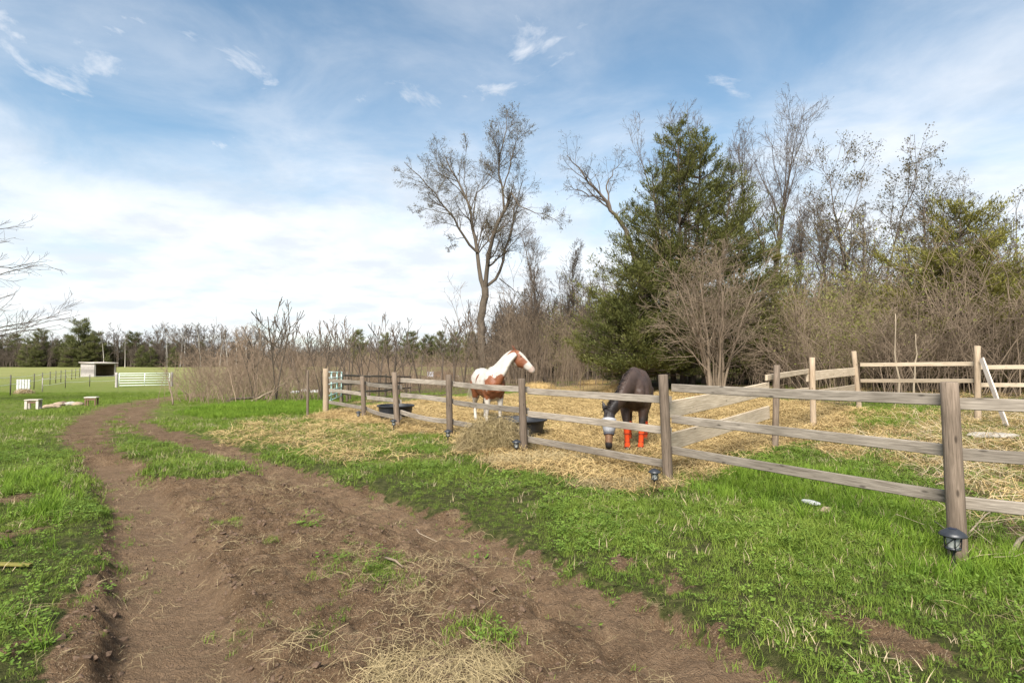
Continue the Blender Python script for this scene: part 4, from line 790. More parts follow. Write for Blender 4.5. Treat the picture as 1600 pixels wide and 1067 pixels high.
    for k in range(34):
        px = [775, 790, 812, 838, 868, 880, 905, 930, 948, 960][k] if k < 10 else r.uniform(1235, 1620); Y = r.uniform(40, 52); v = k % 4; o = wp[v] if v not in first else copy_tree(wp[v]); first.add(v); X = (px - 800) / FPX * Y; z = float(base_h(X, Y)); sc = (z_top(r.uniform(400, 475) if k < 10 else r.uniform(300, 440), Y) - z) / 10
        o.location = (X, Y, z - .05); o.scale = (sc * 1.1, sc * 1.1, sc); o.rotation_euler = (0, 0, r.uniform(0, 6.28)); tag(o, 'thin bare woodland tree behind the left half of the paddock' if k < 10 else 'thin bare woodland tree behind the budding trees at right', 'tree', 'thin woodland trees behind the paddock')
    V = [shrub_mesh(14, 5, 2.2, .05, 6, .4, fine=2)[0] for _ in range(4)]; n = 700; px = r.uniform(-120, 790, n); Y = r.uniform(188, 225, n); X = (px - 800) / FPX * Y; pts = np.stack([X, Y, base_h(X, Y)], 1)
    scatter('far_wood_undergrowth', pts, np.stack([0 * X, 0 * X, r.uniform(0, 6, n)], 1), r.uniform(.7, 1.7, n), V, B_DARK, 'dark undergrowth filling the far wood beyond the field', 'brush')
    V2 = [m_.copy() for m_ in V]; [m_.materials.clear() for m_ in V2]; n = 420; px = r.uniform(780, 1700, n); Y = r.uniform(46, 75, n); X = (px - 800) / FPX * Y
    scatter('deep_wood_undergrowth', np.stack([X, Y, base_h(X, Y)], 1), np.stack([0 * X, 0 * X, r.uniform(0, 6, n)], 1), r.uniform(.8, 1.5, n), V2, B_DARK, 'leafless undergrowth deep in the wood behind the paddock', 'brush')
rng = np.random.default_rng(21); build_trees()
rng = np.random.default_rng(22); build_evergreens()
rng = np.random.default_rng(23); build_brush()
rng = np.random.default_rng(24); build_far_woods()
rng = np.random.default_rng(25)

# ------------------------------------------------------------------ fences
def round_post(name, top, base, r, mat, parent, seg=14):
    top = np.array(top, float); base = np.array(base, float); ax = top - base; L_ = np.linalg.norm(ax); n = 7; V = []; a = np.linspace(0, 2 * np.pi, seg, endpoint=False)
    for i in range(n):
        u = i / (n - 1); rr = r * (1.04 - 0.07 * u) * (1 + rng.normal(0, .012)); V += [[rr * np.cos(t) * (1 + rng.normal(0, .012)), rr * np.sin(t) * (1 + rng.normal(0, .012)), -0.25 + (L_ + 0.25) * u] for t in a]
    V += [[rr * .86 * np.cos(t), rr * .86 * np.sin(t), L_ + .008] for t in a]
    F = [[i * seg + j, i * seg + (j + 1) % seg, (i + 1) * seg + (j + 1) % seg, (i + 1) * seg + j] for i in range(n) for j in range(seg)]
    me = bpy.data.meshes.new(name); me.from_pydata(V, [], F + [list(range(n * seg, (n + 1) * seg))]); me.update()
    for p in me.polygons[:-1 - seg]: p.use_smooth = True
    o = link(name, me, mat, parent); o.location = base; o.rotation_mode = 'QUATERNION'; o.rotation_quaternion = Vector(ax).to_track_quat('Z', 'Y'); return o
def rail(name, a, b, hgt, th, mat, parent, sag=0.0, n=9, ragged=0.0):
    a = np.array(a, float); b = np.array(b, float); d = b - a; L_ = np.linalg.norm(d); V, F = [], []; w1 = rng.normal(0, .006); tw = rng.normal(0, .03)
    for i in range(n):
        u = i / (n - 1); x = u * L_; zz = -sag * 4 * u * (1 - u) + w1 * math.sin(u * 3.1); yy = rng.normal(0, .0015) + w1 * math.sin(u * 5); h = hgt / 2 + (rng.normal(0, ragged) if ragged else 0); t = th / 2; bv = .006; k = tw * (u - .5)
        for y, z in ((-t, -hgt / 2 + bv), (-t, h - bv), (-t + bv, h), (t - bv, h), (t, h - bv), (t, -hgt / 2 + bv), (t - bv, -hgt / 2), (-t + bv, -hgt / 2)): V.append([x, y + yy + k * z, z + zz])
    for i in range(n - 1):
        for j in range(8): F.append([i * 8 + j, i * 8 + (j + 1) % 8, (i + 1) * 8 + (j + 1) % 8, (i + 1) * 8 + j][::-1])
    F += [list(range(8)), list(range((n - 1) * 8, n * 8))[::-1]]
    me = bpy.data.meshes.new(name); me.from_pydata(V, [], F); me.update(); o = link(name, me, mat, parent); o.location = a; o.rotation_mode = 'QUATERNION'
    x = Vector(d).normalized(); z = Vector((0, 0, 1)); y = z.cross(x).normalized(); z = x.cross(y); M = Matrix((x, y, z)).transposed(); o.rotation_quaternion = M.to_quaternion(); return o
def post_pair(tx, ty, bx, by, Y=None):
    b = G(bx, by) if Y is None else P(bx, by, Y); b = b.copy(); t = P(tx, ty, b[1]); return t, b
POSTS = [(509, 576, 509, 645), (566, 588, 569, 655), (616, 582, 621, 669), (701, 586, 703, 685), (815, 592, 819, 712), (1036, 586, 1044, 757), (1483, 598, 1497, 870)]
RAILS = [[(594.2, 598.8), (609.7, 617), (628, 638)], [(600.5, 604.8), (621, 627.4), (639.2, 651.7)], [(594, 599), (617.2, 626.7), (643.4, 658.4)], [(600, 608.5), (628.5, 642), (660, 676)], [(611, 625), (646.5, 673.8), (686, 726)], [(605.7, 625), (654.5, 705.5), (703, 779)]]
def build_fences():
    root = empty('paddock_fence', G(819, 712), 0, 'weathered grey three-rail wooden fence along the front of the paddock', 'fence'); o = np.array(root.location); tb = [post_pair(*p) for p in POSTS]
    for k, (t, b) in enumerate(tb):
        r = [.085, .06, .065, .065, .062, .062, .066][k]; p = round_post('post', t - o, b - o, r, W_POST if k else W_NEWPOST, root)
        if k == 0: p['label'] = 'thick pale splintered end post'
    for k, sp in enumerate(RAILS):
        ba, bb = tb[k][1], tb[k + 1][1]; d = (bb - ba)[:2]; d /= np.linalg.norm(d); nrm = np.array([-d[1], d[0]]); nrm = nrm if nrm[1] > 0 else -nrm
        for j, (ya, yb) in enumerate(sp):
            pts = []
            for (t, b), yy, e in ((tb[k], ya, 0.0), (tb[k + 1], yb, 0.0)):
                xy = b[:2] + nrm * .085; pxx = 800 + xy[0] / xy[1] * FPX; q = P(pxx, yy, xy[1]); q[:2] = xy; pts.append(q)
            pts[0][:2] += d * (0.004 if k else -.05); pts[1][:2] -= d * 0.004
            rail('rail', pts[0] - o, pts[1] - o, .10, .036, W_RAIL, root, .05 if (k in (1, 2) and j == 2) else (.012 if j == 2 else .0))
    # run out of the picture to the right
    t6, b6 = tb[6]; b7 = np.array([5.85, 3.22, H(5.85, 3.22)]); b8 = np.array([8.0, 1.9, H(8.0, 1.9)])
    for b in (b7, b8): round_post('post', b + np.array([0, 0, 1.4]) - o, b - o, .066, W_POST, root)
    zs = [P(1497, y, b6[1])[2] for y in (631, 711, 787)]
    for a, b in ((b6, b7), (b7, b8)):
        d = (b - a)[:2]; d /= np.linalg.norm(d); n_ = np.array([-d[1], d[0]]); n_ = n_ if n_[1] > 0 else -n_
        for j, z in enumerate(zs): rail('rail', np.array([*(a[:2] + n_ * .085 + d * .004), z]) - o, np.array([*(b[:2] + n_ * .085 - d * .004), z + .004]) - o, .10, .036, W_RAIL, root, 0, 15, .006 if j == 0 else 0)
    # pale new board divider running back into the paddock
    root = empty('board_divider_fence', G(1212, 703), 0, 'new pale board fence dividing the paddock behind the dark horse', 'fence'); o = np.array(root.location)
    q1 = post_pair(1214, 571, 1211, 703); q2 = (P(1269, 559, 12.3), P(1271, 669, 12.3)); q3 = (P(1334, 549, 14.7), P(1343, 642, 14.7)); q4 = (P(1527, 541, 12.4), P(1528, 652, 12.4)); q5b = np.array([q4[1][0] + 2.6, q4[1][1] - .5, q4[1][2]]); q5 = (q5b + np.array([0, 0, 1.5]), q5b)
    for k, (t, b) in enumerate((q1, q2, q3, q4, q5)):
        p = round_post('post', t - o, b - o, (.055, .058, .06, .06, .06)[k], W_POST if k == 0 else W_NEWPOST, root)
    a0 = tb[5][1].copy(); 
    def board(pa, ya, pb, yb, h, mat=W_NEW, off=-.075, th=.04, ea=0.0, eb=0.0):
        A, B = pa[:2].copy(), pb[:2].copy(); d = B - A; d /= np.linalg.norm(d); n_ = np.array([-d[1], d[0]]); A2 = A + n_ * off + d * ea; B2 = B + n_ * off + d * eb
        qa = P(800 + A2[0] / A2[1] * FPX, ya, A2[1]); qa[:2] = A2; qb = P(800 + B2[0] / B2[1] * FPX, yb, B2[1]); qb[:2] = B2; rail('board', qa - o, qb - o, h, th, mat, root)
    board(a0, 641, q1[1], 607, .225, off=.09, ea=.10, eb=-.02); board(a0, 692, q1[1], 644, .225, off=.09, ea=.10, eb=-.02)
    board(q1[1], 590, q2[1], 580, .10, off=.085, ea=-.15); board(q1[1], 616, q2[1], 609, .10, off=.085)
    board(q2[1], 589, q3[1], 580.5, .20, off=.085, ea=-.1); board(q2[1], 617, q3[1], 605.5, .16, off=.085)
    for pa, pb, ys in ((q3[1], q4[1], ((570, 568.5), (595, 595))), (q4[1], q5[1], ((574, 573.4), (601.5, 601.5)))):
        for ya, yb in ys: board(pa, ya, pb, yb, .092, off=.085, ea=.0, eb=0.0)
    # leaning plank against that fence
    a = P(1534, 560, 12.25); b = G(1573, 669); b[2] = H(b[0], b[1]) + .03
    e = tag(rail('leaning_plank', b, a, .12, .03, W_PALE, None), 'pale grey plank leaning against the far fence post at right', 'plank')
    # old rail fence on the far left side of the paddock
    r0 = G(533.5, 628.5); root = empty('side_rail_fence', r0, 0, 'old grey rail fence down the far left side of the paddock', 'fence'); o = np.array(r0); prev = None
    for k, Yy in enumerate((r0[1], 24.6, 28.2, 31.8, 35.4, 39)):
        X = r0[0] + .03 * k; b = np.array([X, Yy, float(base_h(X, Yy))]); round_post('post', b + np.array([0, 0, 1.28 if k else 1.08 + .2]) - o, b - o, .075 if k == 0 else .055, W_POST, root)
        if prev is not None:
            for z in (1.12, .75, .38): rail('rail', prev + np.array([.08, .01, z]) - o, b + np.array([.08, -.01, z + rng.normal(0, .02)]) - o, .09, .035, W_RAIL, root)
        prev = b
    # tube gate between the end post and that fence
    p0 = tb[0][1]; ga = p0 + np.array([-.12, .18, 0]); gb = r0 + np.array([.02, -.14, 0]); root = empty('paddock_gate', (ga + gb) / 2, 0, 'pale green tube gate seen nearly edge-on at the paddock corner', 'gate'); o = np.array(root.location)
    for z in (.28, .46, .64, .85, 1.06, 1.26): tube_obj('bar', [ga + np.array([0, 0, z]) - o, gb + np.array([0, 0, z]) - o], .021, PL_GREEN if z < .8 else PL_GATE, root)
    for u in (0.01, .33, .66, .99):
        q = ga + (gb - ga) * u; tube_obj('upright', [q + np.array([.02, 0, .26]) - o, q + np.array([.02, 0, 1.28]) - o], .024, PL_GREEN, root)
    # thin steel post left of the gate
    b = G(480.5, 652); t = P(481, 579, b[1]); tag(round_post('thin_post', t, b, .035, W_POST, None, 8), 'thin dark weathered post standing left of the splintered gatepost', 'post')
build_fences()

# ------------------------------------------------------------------ solar lanterns
def lantern(x, y, s, label, tilt=(0, 0)):
    r = empty('solar_lantern', (x, y, H(x, y)), rng.uniform(0, 1), label, 'lantern', 'solar lanterns at the fence posts'); r.scale = (s, s, s); r.rotation_euler.x = tilt[0]; r.rotation_euler.y = tilt[1]
    lathe('stake', [(0.0, -.12), (.011, -.1), (.013, .0), (.013, .12), (.02, .125), (.02, .14)], PL_LAMP, r, 8)
    lathe('base', [(.02, .14), (.048, .145), (.05, .16), (.0, .162)], PL_LAMP, r, 16); lathe('lens', [(.036, .162), (.042, .2), (.046, .245), (.0, .246)], PL_GLASS, r, 14)
    for k in range(4):
        a = k * math.pi / 2 + .4; tube_obj('bar', [[.049 * math.cos(a), .049 * math.sin(a), .15], [.055 * math.cos(a), .055 * math.sin(a), .25]], .0045, PL_LAMP, r, 5)
        b = a + math.pi / 2; tube_obj('cross_bar', [[.05 * math.cos(a), .05 * math.sin(a), .165], [.046 * math.cos((a + b) / 2) , .046 * math.sin((a + b) / 2), .2], [.054 * math.cos(b), .054 * math.sin(b), .24]], .003, PL_LAMP, r, 4)
    c = lathe('cap', [(.05, .247), (.088, .245), (.09, .253), (.072, .272), (.05, .285), (.04, .293), (.0, .295)], PL_LAMP, r, 20); box_obj('solar_cell', (.045, .045, .004), (0, 0, .297), PL_SOLAR, c, None, 0)
for px, py, s, lab, back in ((1023, 768, .84, 'black solar lantern on a stake left of the mid fence post', 0), (1490, 886, 1.05, 'large black solar lantern at the foot of the nearest fence post', .12), (807, 716, .85, 'black solar lantern beside the hay heap post', 0), (700, 693, .85, 'black solar lantern strapped at the foot of the post left of the hay heap', .0), (615, 673, .85, 'small black solar lantern at the post in front of the far trough', 0), (560, 658, .85, 'black solar lantern at the post right of the gate corner', 0)):
    g = G(px, py); lantern(g[0], g[1] , s, lab)

# ------------------------------------------------------------------ troughs, hay, stones and bits
def trough(px, py, w, label):
    g = G(px, py); r = empty('water_trough', (g[0], g[1] + w * .35, H(g[0], g[1] + w * .35)), .3, label, 'trough', 'black troughs in the paddock'); h = .40
    lathe('tub', [(0, .0), (w * .38, .0), (w * .40, .02), (w * .47, h - .03), (w * .47, h - .02), (w * .455, h - .03), (w * .39, .05), (0, .045)], PL_BLACK, r, 36)
    lathe('rim', [(w * .47, h - .035), (w * .515, h - .03), (w * .52, h - .005), (w * .50, h + .006), (w * .46, h), (w * .455, h - .03)], PL_BLACK, r, 36)
trough(614, 660, .95, 'black round rubber trough behind the far fence rails'); trough(812, 690, 1.08, 'black round rubber trough half hidden behind the hay heap')
def heap(name, px, py, rx, ry, h, n, mat, label, lmin, lmax, w, core):
    g = G(px, py); z = H(g[0], g[1]); root = empty(name, (g[0], g[1], z), 0, label, 'hay'); bm = bmesh.new(); bmesh.ops.create_icosphere(bm, subdivisions=4, radius=1)
    for v in bm.verts:
        nn = float(fbm(np.array([v.co.x * 1.0 + v.co.z]), np.array([v.co.y + px]), 2.2, 3, 3)[0]); v.co *= 1 + .5 * nn; v.co = Vector((v.co.x * rx * .92, v.co.y * ry * .92, max(-.05, v.co.z * h * .92)))
    me = bpy.data.meshes.new('core'); bm.to_mesh(me); bm.free(); link('core', me, core, root)
    V, F, T = [], [], []
    for k in range(n):
        a = rng.uniform(0, 6.28); e = math.asin(rng.uniform(0, 1) ** 1.0) if rng.uniform() < .8 else 0; nn = 1 + .5 * rng.normal() * .25
        c = np.array([math.cos(a) * math.cos(e) * rx * nn, math.sin(a) * math.cos(e) * ry * nn, max(.01, math.sin(e) * h * nn)]); l = rng.uniform(lmin, lmax); d = np.array([math.cos(a), math.sin(a), -.8 * math.cos(e)]) * rng.uniform(0, 1) + rng.normal(0, .6, 3); d /= np.linalg.norm(d); s = np.cross(d, rng.normal(size=3)); s /= np.linalg.norm(s); bd = rng.normal(0, .12, 3) * l; o = len(V); t = rng.uniform()
        p0 = c - d * l / 2; p1 = c + bd + np.array([0, 0, .03]); p2 = c + d * l / 2; p0[2] = max(.005, p0[2]); p2[2] = max(.005, p2[2])
        V += [p0 - s * w, p0 + s * w, p1 - s * w, p1 + s * w, p2 - s * w * .6, p2 + s * w * .6]; F += [[o, o + 1, o + 3, o + 2], [o + 2, o + 3, o + 5, o + 4]]; T += [t] * 6
    o = link('strands', np_mesh('strands', np.array(V), np.array(F), False, T), mat, root); o['kind'] = 'stuff'; return root
CORE_HAY = plain_mat('hay_core', (0.19, 0.15, 0.07), .95, .05, .5, 30, 0, 1.0); CORE_STRAW = plain_mat('straw_core', (0.36, 0.25, 0.11), .95, .05, .4, 20, 0, 1.0)
heap('hay_heap', 772, 706, .55, .42, .46, 5200, M_HAY, 'shaggy heap of dry hay against the fence in front of the paint horse', .12, .42, .0026, CORE_HAY)
heap('hay_heap', 690, 1045, .36, .22, .03, 1900, M_HAY, 'flattened pile of hay on the track at the bottom of the picture', .05, .22, .0011, MATS['clod_soil'])
heap('hay_heap', 985, 762, .62, .22, .05, 1300, M_HAY, 'thin mat of hay under the rail beside the mid fence post', .08, .3, .0018, CORE_HAY)
heap('hay_heap', 838, 726, .75, .30, .08, 1500, M_HAY, 'low flat spill of hay at the foot of the fence right of the tall heap', .1, .35, .0022, CORE_HAY)
for px, py, rx, h, lab in ((975, 612, 1.0, .35, 'yellow straw heap behind the dark horse left of its back'), (928, 600, .9, .2, 'low straw heap at the back of the paddock behind the dark horse'), (842, 607, .9, .3, 'pale straw heap right behind the paint horse head')):
    heap('straw_heap', px, py, rx, .6, h, 1500, M_STRAW, lab, .12, .4, .0035, CORE_STRAW)
def stone(name, px, py, sx, sy, sz, mat, label, seed=0, cat='stone', Y=None, flat=.0):
    g = G(px, py); bm = bmesh.new(); bmesh.ops.create_icosphere(bm, subdivisions=3, radius=1); r_ = np.random.default_rng(seed + int(px)); off = r_.uniform(0, 50, 2)
    for v in bm.verts:
        n_ = float(fbm(np.array([v.co.x + off[0] + v.co.z * .7]), np.array([v.co.y + off[1] - v.co.z * .5]), 1.3, 3, 2)[0]); v.co *= 1 + .7 * n_; v.co = Vector((v.co.x * sx, v.co.y * sy, max(-.3, min(v.co.z, .75 if flat else 2)) * sz))
    me = bpy.data.meshes.new(name); bm.to_mesh(me); bm.free(); o = link(name, me, mat); o.location = (g[0], g[1], H(g[0], g[1]) + sz * .25 + (.035 if g[1] < 7 else 0)); o.rotation_euler.z = r_.uniform(0, 6); return tag(o, label, cat)
stone('stone', 1292, 808, .055, .045, .04, PL_TAN, 'small tan stone in the grass below the right fence span'); stone('flat_stone', 1553, 684, .42, .26, .07, PL_STONE, 'large flat grey slab of stone beyond the nearest fence post', 0, 'stone', None, 1)
stone('crumpled_litter', 1268, 793, .10, .05, .028, PL_WHITE, 'crumpled white litter in the grass under the right fence span', 4, 'litter'); stone('stone', 930, 586, .55, .4, .32, PL_ROCK, 'brown boulder at the wood edge behind the paddock', 2); stone('stone', 912, 581, .5, .4, .30, PL_TAN, 'pale brown boulder beside the brown one at the wood edge', 5)
stone('flat_stone', 1085, 615, .3, .2, .06, PL_STONE, 'flat pale stone on the ground behind the mid fence post', 3, 'stone', None, 1); stone('stone', 690, 652, .14, .1, .06, PL_ROCK, 'dark clod of manure on the straw left of the paint horse', 7, 'manure')
stone('stone', 1007, 632, .3, .12, .04, PL_ROCK, 'flat dark manure patch on straw', 8, 'manure'); stone('stone', 885, 640, .3, .14, .04, PL_ROCK, 'dark manure patch on the straw between the two horses', 9, 'manure')
[stone('rubble_stone', px, py, sx, .35, sz, PL_WHITE, lab, 10, 'stone', None, 1) for px, py, sx, sz, lab in ((462, 614, .4, .16, 'leftmost whitish rubble stone at the thicket edge'), (478, 612, .55, .26, 'largest whitish rubble stone behind the thin post'), (495, 613, .45, .18, 'whitish rubble stone just left of the splintered gatepost'))]; stone('stone', 225, 874, .0, .0, .0, PL_TAN, '') if False else None
g = G(70, 890); a = np.array([-3.6, g[1] - .02, H(-3.6, g[1]) + .03]); b = G(50, 887); b[2] = H(b[0], b[1]) + .03; a = b + np.array([-1.3, .02, 0.0]); tag(rail('yellow_strip', a, b, .02, .05, PL_YELLOW, None), 'faded yellow strip of wood lying in the grass at the left edge', 'strip')
# branch bits: sticks beyond the fence and on the track, a fallen log heap left of the gate
def stick(pts_px, r, label, mat=B_TAN, dz=.03, name='stick'):
    pts = []
    for k, (px, py) in enumerate(pts_px): g = G(px, py); g[2] = H(g[0], g[1]) + dz + .03 * (k % 2); pts.append(g)
    pts = np.array(pts); o = pts[0].copy(); t = tube_obj(name, pts - o, np.linspace(r, r * .5, len(pts)), mat, None, 6); t.location = o; return tag(t, label, 'stick')
stick([(1578, 875), (1592, 860), (1599, 848), (1640, 842)], .022, 'pale bent stick on the ground at the right edge below the rail', B_PALE); stick([(1460, 818), (1478, 838), (1492, 855)], .008, 'thin straw-coloured stick left of the nearest fence post', B_PALE); stick([(1515, 838), (1540, 815), (1560, 800)], .009, 'pale thin stick right of the nearest fence post', B_PALE)
stick([(1440, 745), (1460, 738), (1480, 757), (1462, 765)], .012, 'pale crooked stick behind the rails left of the nearest post', B_PALE); stick([(602, 875), (618, 884), (630, 887)], .012, 'short brown stick on the dirt between the wheel tracks', B_TAN, .01); stick([(650, 826), (655, 834), (683, 840)], .004, 'thin pale straw twig on the dirt', B_PALE, .012)
for px, lab in ((1404, 'tall pale dead stalk standing before the right brush, left one of two'), (1424, 'tall pale dead stalk standing before the right brush, right one of two')):
    g = P(px, 607, 17); h_ = 2.6 if px < 1410 else 2.0; n = 8; pts = np.stack([np.cumsum(rng.normal(.02 if px > 1410 else 0, .03, n)), rng.normal(0, .02, n), np.linspace(-.1, h_, n)], 1); t = tube_obj('dead_stalk', pts, np.linspace(.035, .012, n), B_PALE, None, 6); t.location = (g[0], 17, float(base_h(g[0], 17))); tag(t, lab, 'stalk')
def log(px0, py0, px1, py1, r, label, Y0=None, lift=.1, mat=B_TAN):
    a = G(px0, py0); b = P(px1, py1, a[1] + .6); a[2] += .02; pts = resample(np.array([a, b]), 6); pts[1:-1] += rng.normal(0, .03, (4, 3)); o = pts[0].copy(); t = tube_obj('fallen_branch', pts - o, np.linspace(r, r * .6, 6), mat, None, 7); t.location = o; tag(t, label, 'branch')
log(392, 628, 448, 597, .05, 'pale fallen branch propped at the foot of the thicket', mat=B_PALE); log(412, 626, 432, 603, .04, 'short forked branch leaning at the foot of the thicket', mat=B_TAN); log(270, 633, 262, 590, .035, 'leaning dry sapling at the left end of the thicket', mat=B_TAN); log(300, 622, 272, 597, .03, 'second leaning dry sapling at the left end of the thicket', mat=B_TAN)
log(355, 628, 405, 618, .07, 'brown log lying along the foot of the thicket', mat=B_DARK)
heap('brush_heap', 692, 589, 1.7, .9, .62, 1400, M_RUST, 'rusty brown heap of dead brush at the back of the paddock', .3, 1.2, .012, PL_RUST)
b = G(673, 592); pn = empty('propped_panel', (b[0], b[1] - .3, b[2]), 0, 'white panel propped upright at the back of the paddock', 'panel'); box_obj('sheet', (.78, .03, .66), (0, 0, .62), PL_PANEL, pn); [box_obj('leg', (.05, .05, .7), (s * .34, .05, .34), W_GREY, pn) for s in (-1, 1)]  # plain white panel on two legs, carries no sign
b = G(705, 590); tag(box_obj('white_board', (1.5, .4, .05), (b[0] + .3, b[1], b[2] + .25), PL_WHITE, None, (0, .06, .2)), 'white board lying on the rubble right of the white panel', 'board')
b = G(565, 596); ts_ = empty('timber_stack', (b[0] - .2, b[1] + 6, float(base_h(b[0] - .2, b[1] + 6))), .2, 'dark stack of old timber behind the paddock gate', 'timber')
for i in range(4):
    for j in range(3): box_obj('beam', (2.4 + rng.normal() * .2, .19, .17), (rng.normal() * .12, -.33 + .22 * i, .09 + .18 * j), W_BROWN, ts_, (0, 0, rng.normal() * .03), .01)
for s in range(0): pass

# ------------------------------------------------------------------ things in the left field
def stool(px, py, wpx, hpx, label, solid):
    g = G(px, py); s = g[1] / FPX; w = wpx * s; h = hpx * s; r = empty('wooden_stool', g, .25, label, 'stool', 'stools round the fire ring'); box_obj('seat', (w * 1.12, w * .8, .035), (0, 0, h - .018), W_PALE, r)
    for sx in (-1, 1):
        for sy in (-1, 1): box_obj('leg', (.045 if not solid else .075, .05, h - .035), (sx * w * .44, sy * w * .28, (h - .05) / 2 - .01), W_BROWN if not solid else W_PALE, r)
    box_obj('apron', (w * .82, .03, .07), (0, -w * .28, h - .09), W_BROWN, r)
stool(52, 639, 17, 15, 'squat wooden stool with thick legs left of the fire ring stones', True); stool(143, 634, 15, 14, 'wooden stool with thin dark legs right of the fire ring stones', False)
for k, (px, py, sx, lab) in enumerate(((80, 637, .42, 'leftmost flat stone of the fire ring'), (92, 634, .34, 'tan stone left of centre in the fire ring'), (98, 632, .24, 'brown upright stone in the middle of the fire ring'), (110, 633, .38, 'pale stone right of centre in the fire ring'), (121, 633, .3, 'rightmost small flat stone of the fire ring'))): stone('ring_stone', px, py, sx * .62, .2, .11, (PL_TAN, PL_TAN, PL_ROCK, PL_STONE, PL_TAN)[k], lab, k, 'stone')
def gate():
    a = G(186, 605); b = G(240, 602); b[:2] = a[:2] + np.array([3.5, 1.6]); b[2] = float(base_h(*b[:2])); r = empty('field_gate', a, 0, 'white metal tube gate across the field beyond the stools', 'gate'); d = b - a
    for z in (.15, .38, .60, .82, 1.04, 1.22): tube_obj('bar', [[0, 0, z], [d[0], d[1], d[2] + z]], .03, PL_GATE, r)
    for u in (0, .5, 1): q = d * u; tube_obj('upright', [[q[0], q[1], q[2] + .13], [q[0], q[1], q[2] + 1.25]], .032, PL_GATE, r)
    for k, q in enumerate((a - d * .05, b + d * .05)): tag(round_post('gate_post', q + np.array([0, 0, 1.3]), q, .11, W_GREY, None, 10), ('grey wooden post at the left end of the white field gate', 'grey wooden post at the right end of the white field gate')[k], 'post')
gate()
def shed():
    Y = 84; X = P(154, 588, Y)[0]; z = float(base_h(X, Y)); r = empty('field_shelter', (X, Y, z - .02), 1.22, 'small grey wooden field shelter with a dark open front', 'shed'); w, d, h = 3.2, 2.9, 1.95
    for k in range(9): box_obj('plank', (.06, d, .208), (-w / 2 + .03, 0, .11 + .212 * k), W_GREY, r); box_obj('plank', (w - .13, .06, .208), (0, d / 2 - .03, .11 + .212 * k), W_BROWN, r); box_obj('plank', (.06, d, .208), (w / 2 - .03, 0, .11 + .212 * k), W_BROWN, r)
    for x in (-w / 2 + .16, w / 2 - .16): box_obj('corner_post', (.14, .14, 1.9), (x, -d / 2 + .09, .95), W_PALE, r)
    box_obj('lintel', (w - .1, .08, .16), (0, -d / 2 + .06, 1.86), W_GREY, r)
    box_obj('roof', (w + .35, d + .4, .08), (0, 0, 2.04), W_PALE, r, (.03, 0, 0))
shed()
def wire_fence():
    pts = [(-20, 623), (16, 618), (53, 608), (66, 604), (78, 601), (87, 598.5), (95, 597), (102, 595), (112, 593), (118, 591.5), (124, 590)]; r = empty('field_wire_fence', G(53, 608), 0, 'line of thin dark posts with pale electric tape crossing the left field', 'fence'); o = np.array(r.location); prev = None
    for k, (px, py) in enumerate(pts):
        g = G(px, py); tube_obj('post', [g - o - [0, 0, .1], g - o + [0, 0, 1.3]], .035, PL_STEEL, r, 6)
        if prev is not None:
            for z in (1.15, .7):
                q = resample(np.array([prev + [0, 0, z], g + [0, 0, z]]), 7); u = np.linspace(0, 1, 7); q[:, 2] -= .22 * u * (1 - u); tube_obj('tape', q - o, .012, PL_WIRE, r, 4)
        prev = g
    a = G(40, 604) ; pts2 = [(66, 613), (102, 606), (140, 604), (183, 602)]; r = empty('gate_wire_fence', G(66, 613), 0, 'short electric tape fence running to the white field gate', 'fence'); o = np.array(r.location); prev = None
    for k, (px, py) in enumerate(pts2):
        g = G(px, py); tube_obj('post', [g - o - [0, 0, .1], g - o + [0, 0, 1.1]], .03, PL_STEEL if k else W_GREY, r, 6)
        if prev is not None:
            for z in (.95, .5): q = resample(np.array([prev + [0, 0, z], g + [0, 0, z]]), 7); u = np.linspace(0, 1, 7); q[:, 2] -= .2 * u * (1 - u); tube_obj('tape', q - o, .012, PL_WIRE, r, 4)
        prev = g
wire_fence()
def pallet():
    g = G(36, 614); r = empty('white_pallet', g, .15, 'weathered white pallet standing upright in the left field', 'pallet')
    for k in range(5): box_obj('slat', (.14, .04, .95), (-.36 + .18 * k, 0, .5), PL_WHITE, r)
    for z in (.15, .5, .9): box_obj('crosspiece', (.9, .05, .1), (0, .05, z), PL_WHITE, r)
    heap('straw_heap', 37, 615.5, .55, .35, .28, 500, M_DRY, 'tan straw heap at the foot of the white pallet', .15, .4, .012, CORE_HAY)
pallet()

# ------------------------------------------------------------------ horses: lofted parts fused into one skin
def loft(bm, secs, seg=18):
    """secs: (centre, across-vector, up-vector) ellipses"""
    rings = []
    for c, a, b in secs: rings.append([bm.verts.new(Vector(c) + Vector(a) * math.cos(t) + Vector(b) * math.sin(t)) for t in np.linspace(0, 2 * math.pi, seg, endpoint=False)])
    for r0, r1 in zip(rings[:-1], rings[1:]):
        for j in range(seg): bm.faces.new((r0[j], r0[(j + 1) % seg], r1[(j + 1) % seg], r1[j]))
    bm.faces.new(rings[0][::-1]); bm.faces.new(rings[-1])
def along(pts, ws, hs, side=(0, 1, 0)):
    pts = [np.array(p, float) for p in pts]; T = np.gradient(np.array(pts), axis=0); out = []
    for p, t, w, h in zip(pts, T, ws, hs):
        t = t / np.linalg.norm(t); s = np.array(side, float); s = s - t * (s @ t); s /= np.linalg.norm(s); u = np.cross(t, s); out.append((p, s * w, u * h))
    return out
def smooth_path(p, n):
    p = np.array(p, float); k = np.linspace(0, len(p) - 1, n); i = np.clip(k.astype(int), 0, len(p) - 2); f = (k - i)[:, None]; g = lambda q: p[np.clip(q, 0, len(p) - 1)]
    a, b, c, d = g(i - 1), g(i), g(i + 1), g(i + 2); return .5 * (2 * b + (c - a) * f + (2 * a - 5 * b + 4 * c - d) * f ** 2 + (3 * b - a - 3 * c + d) * f ** 3)
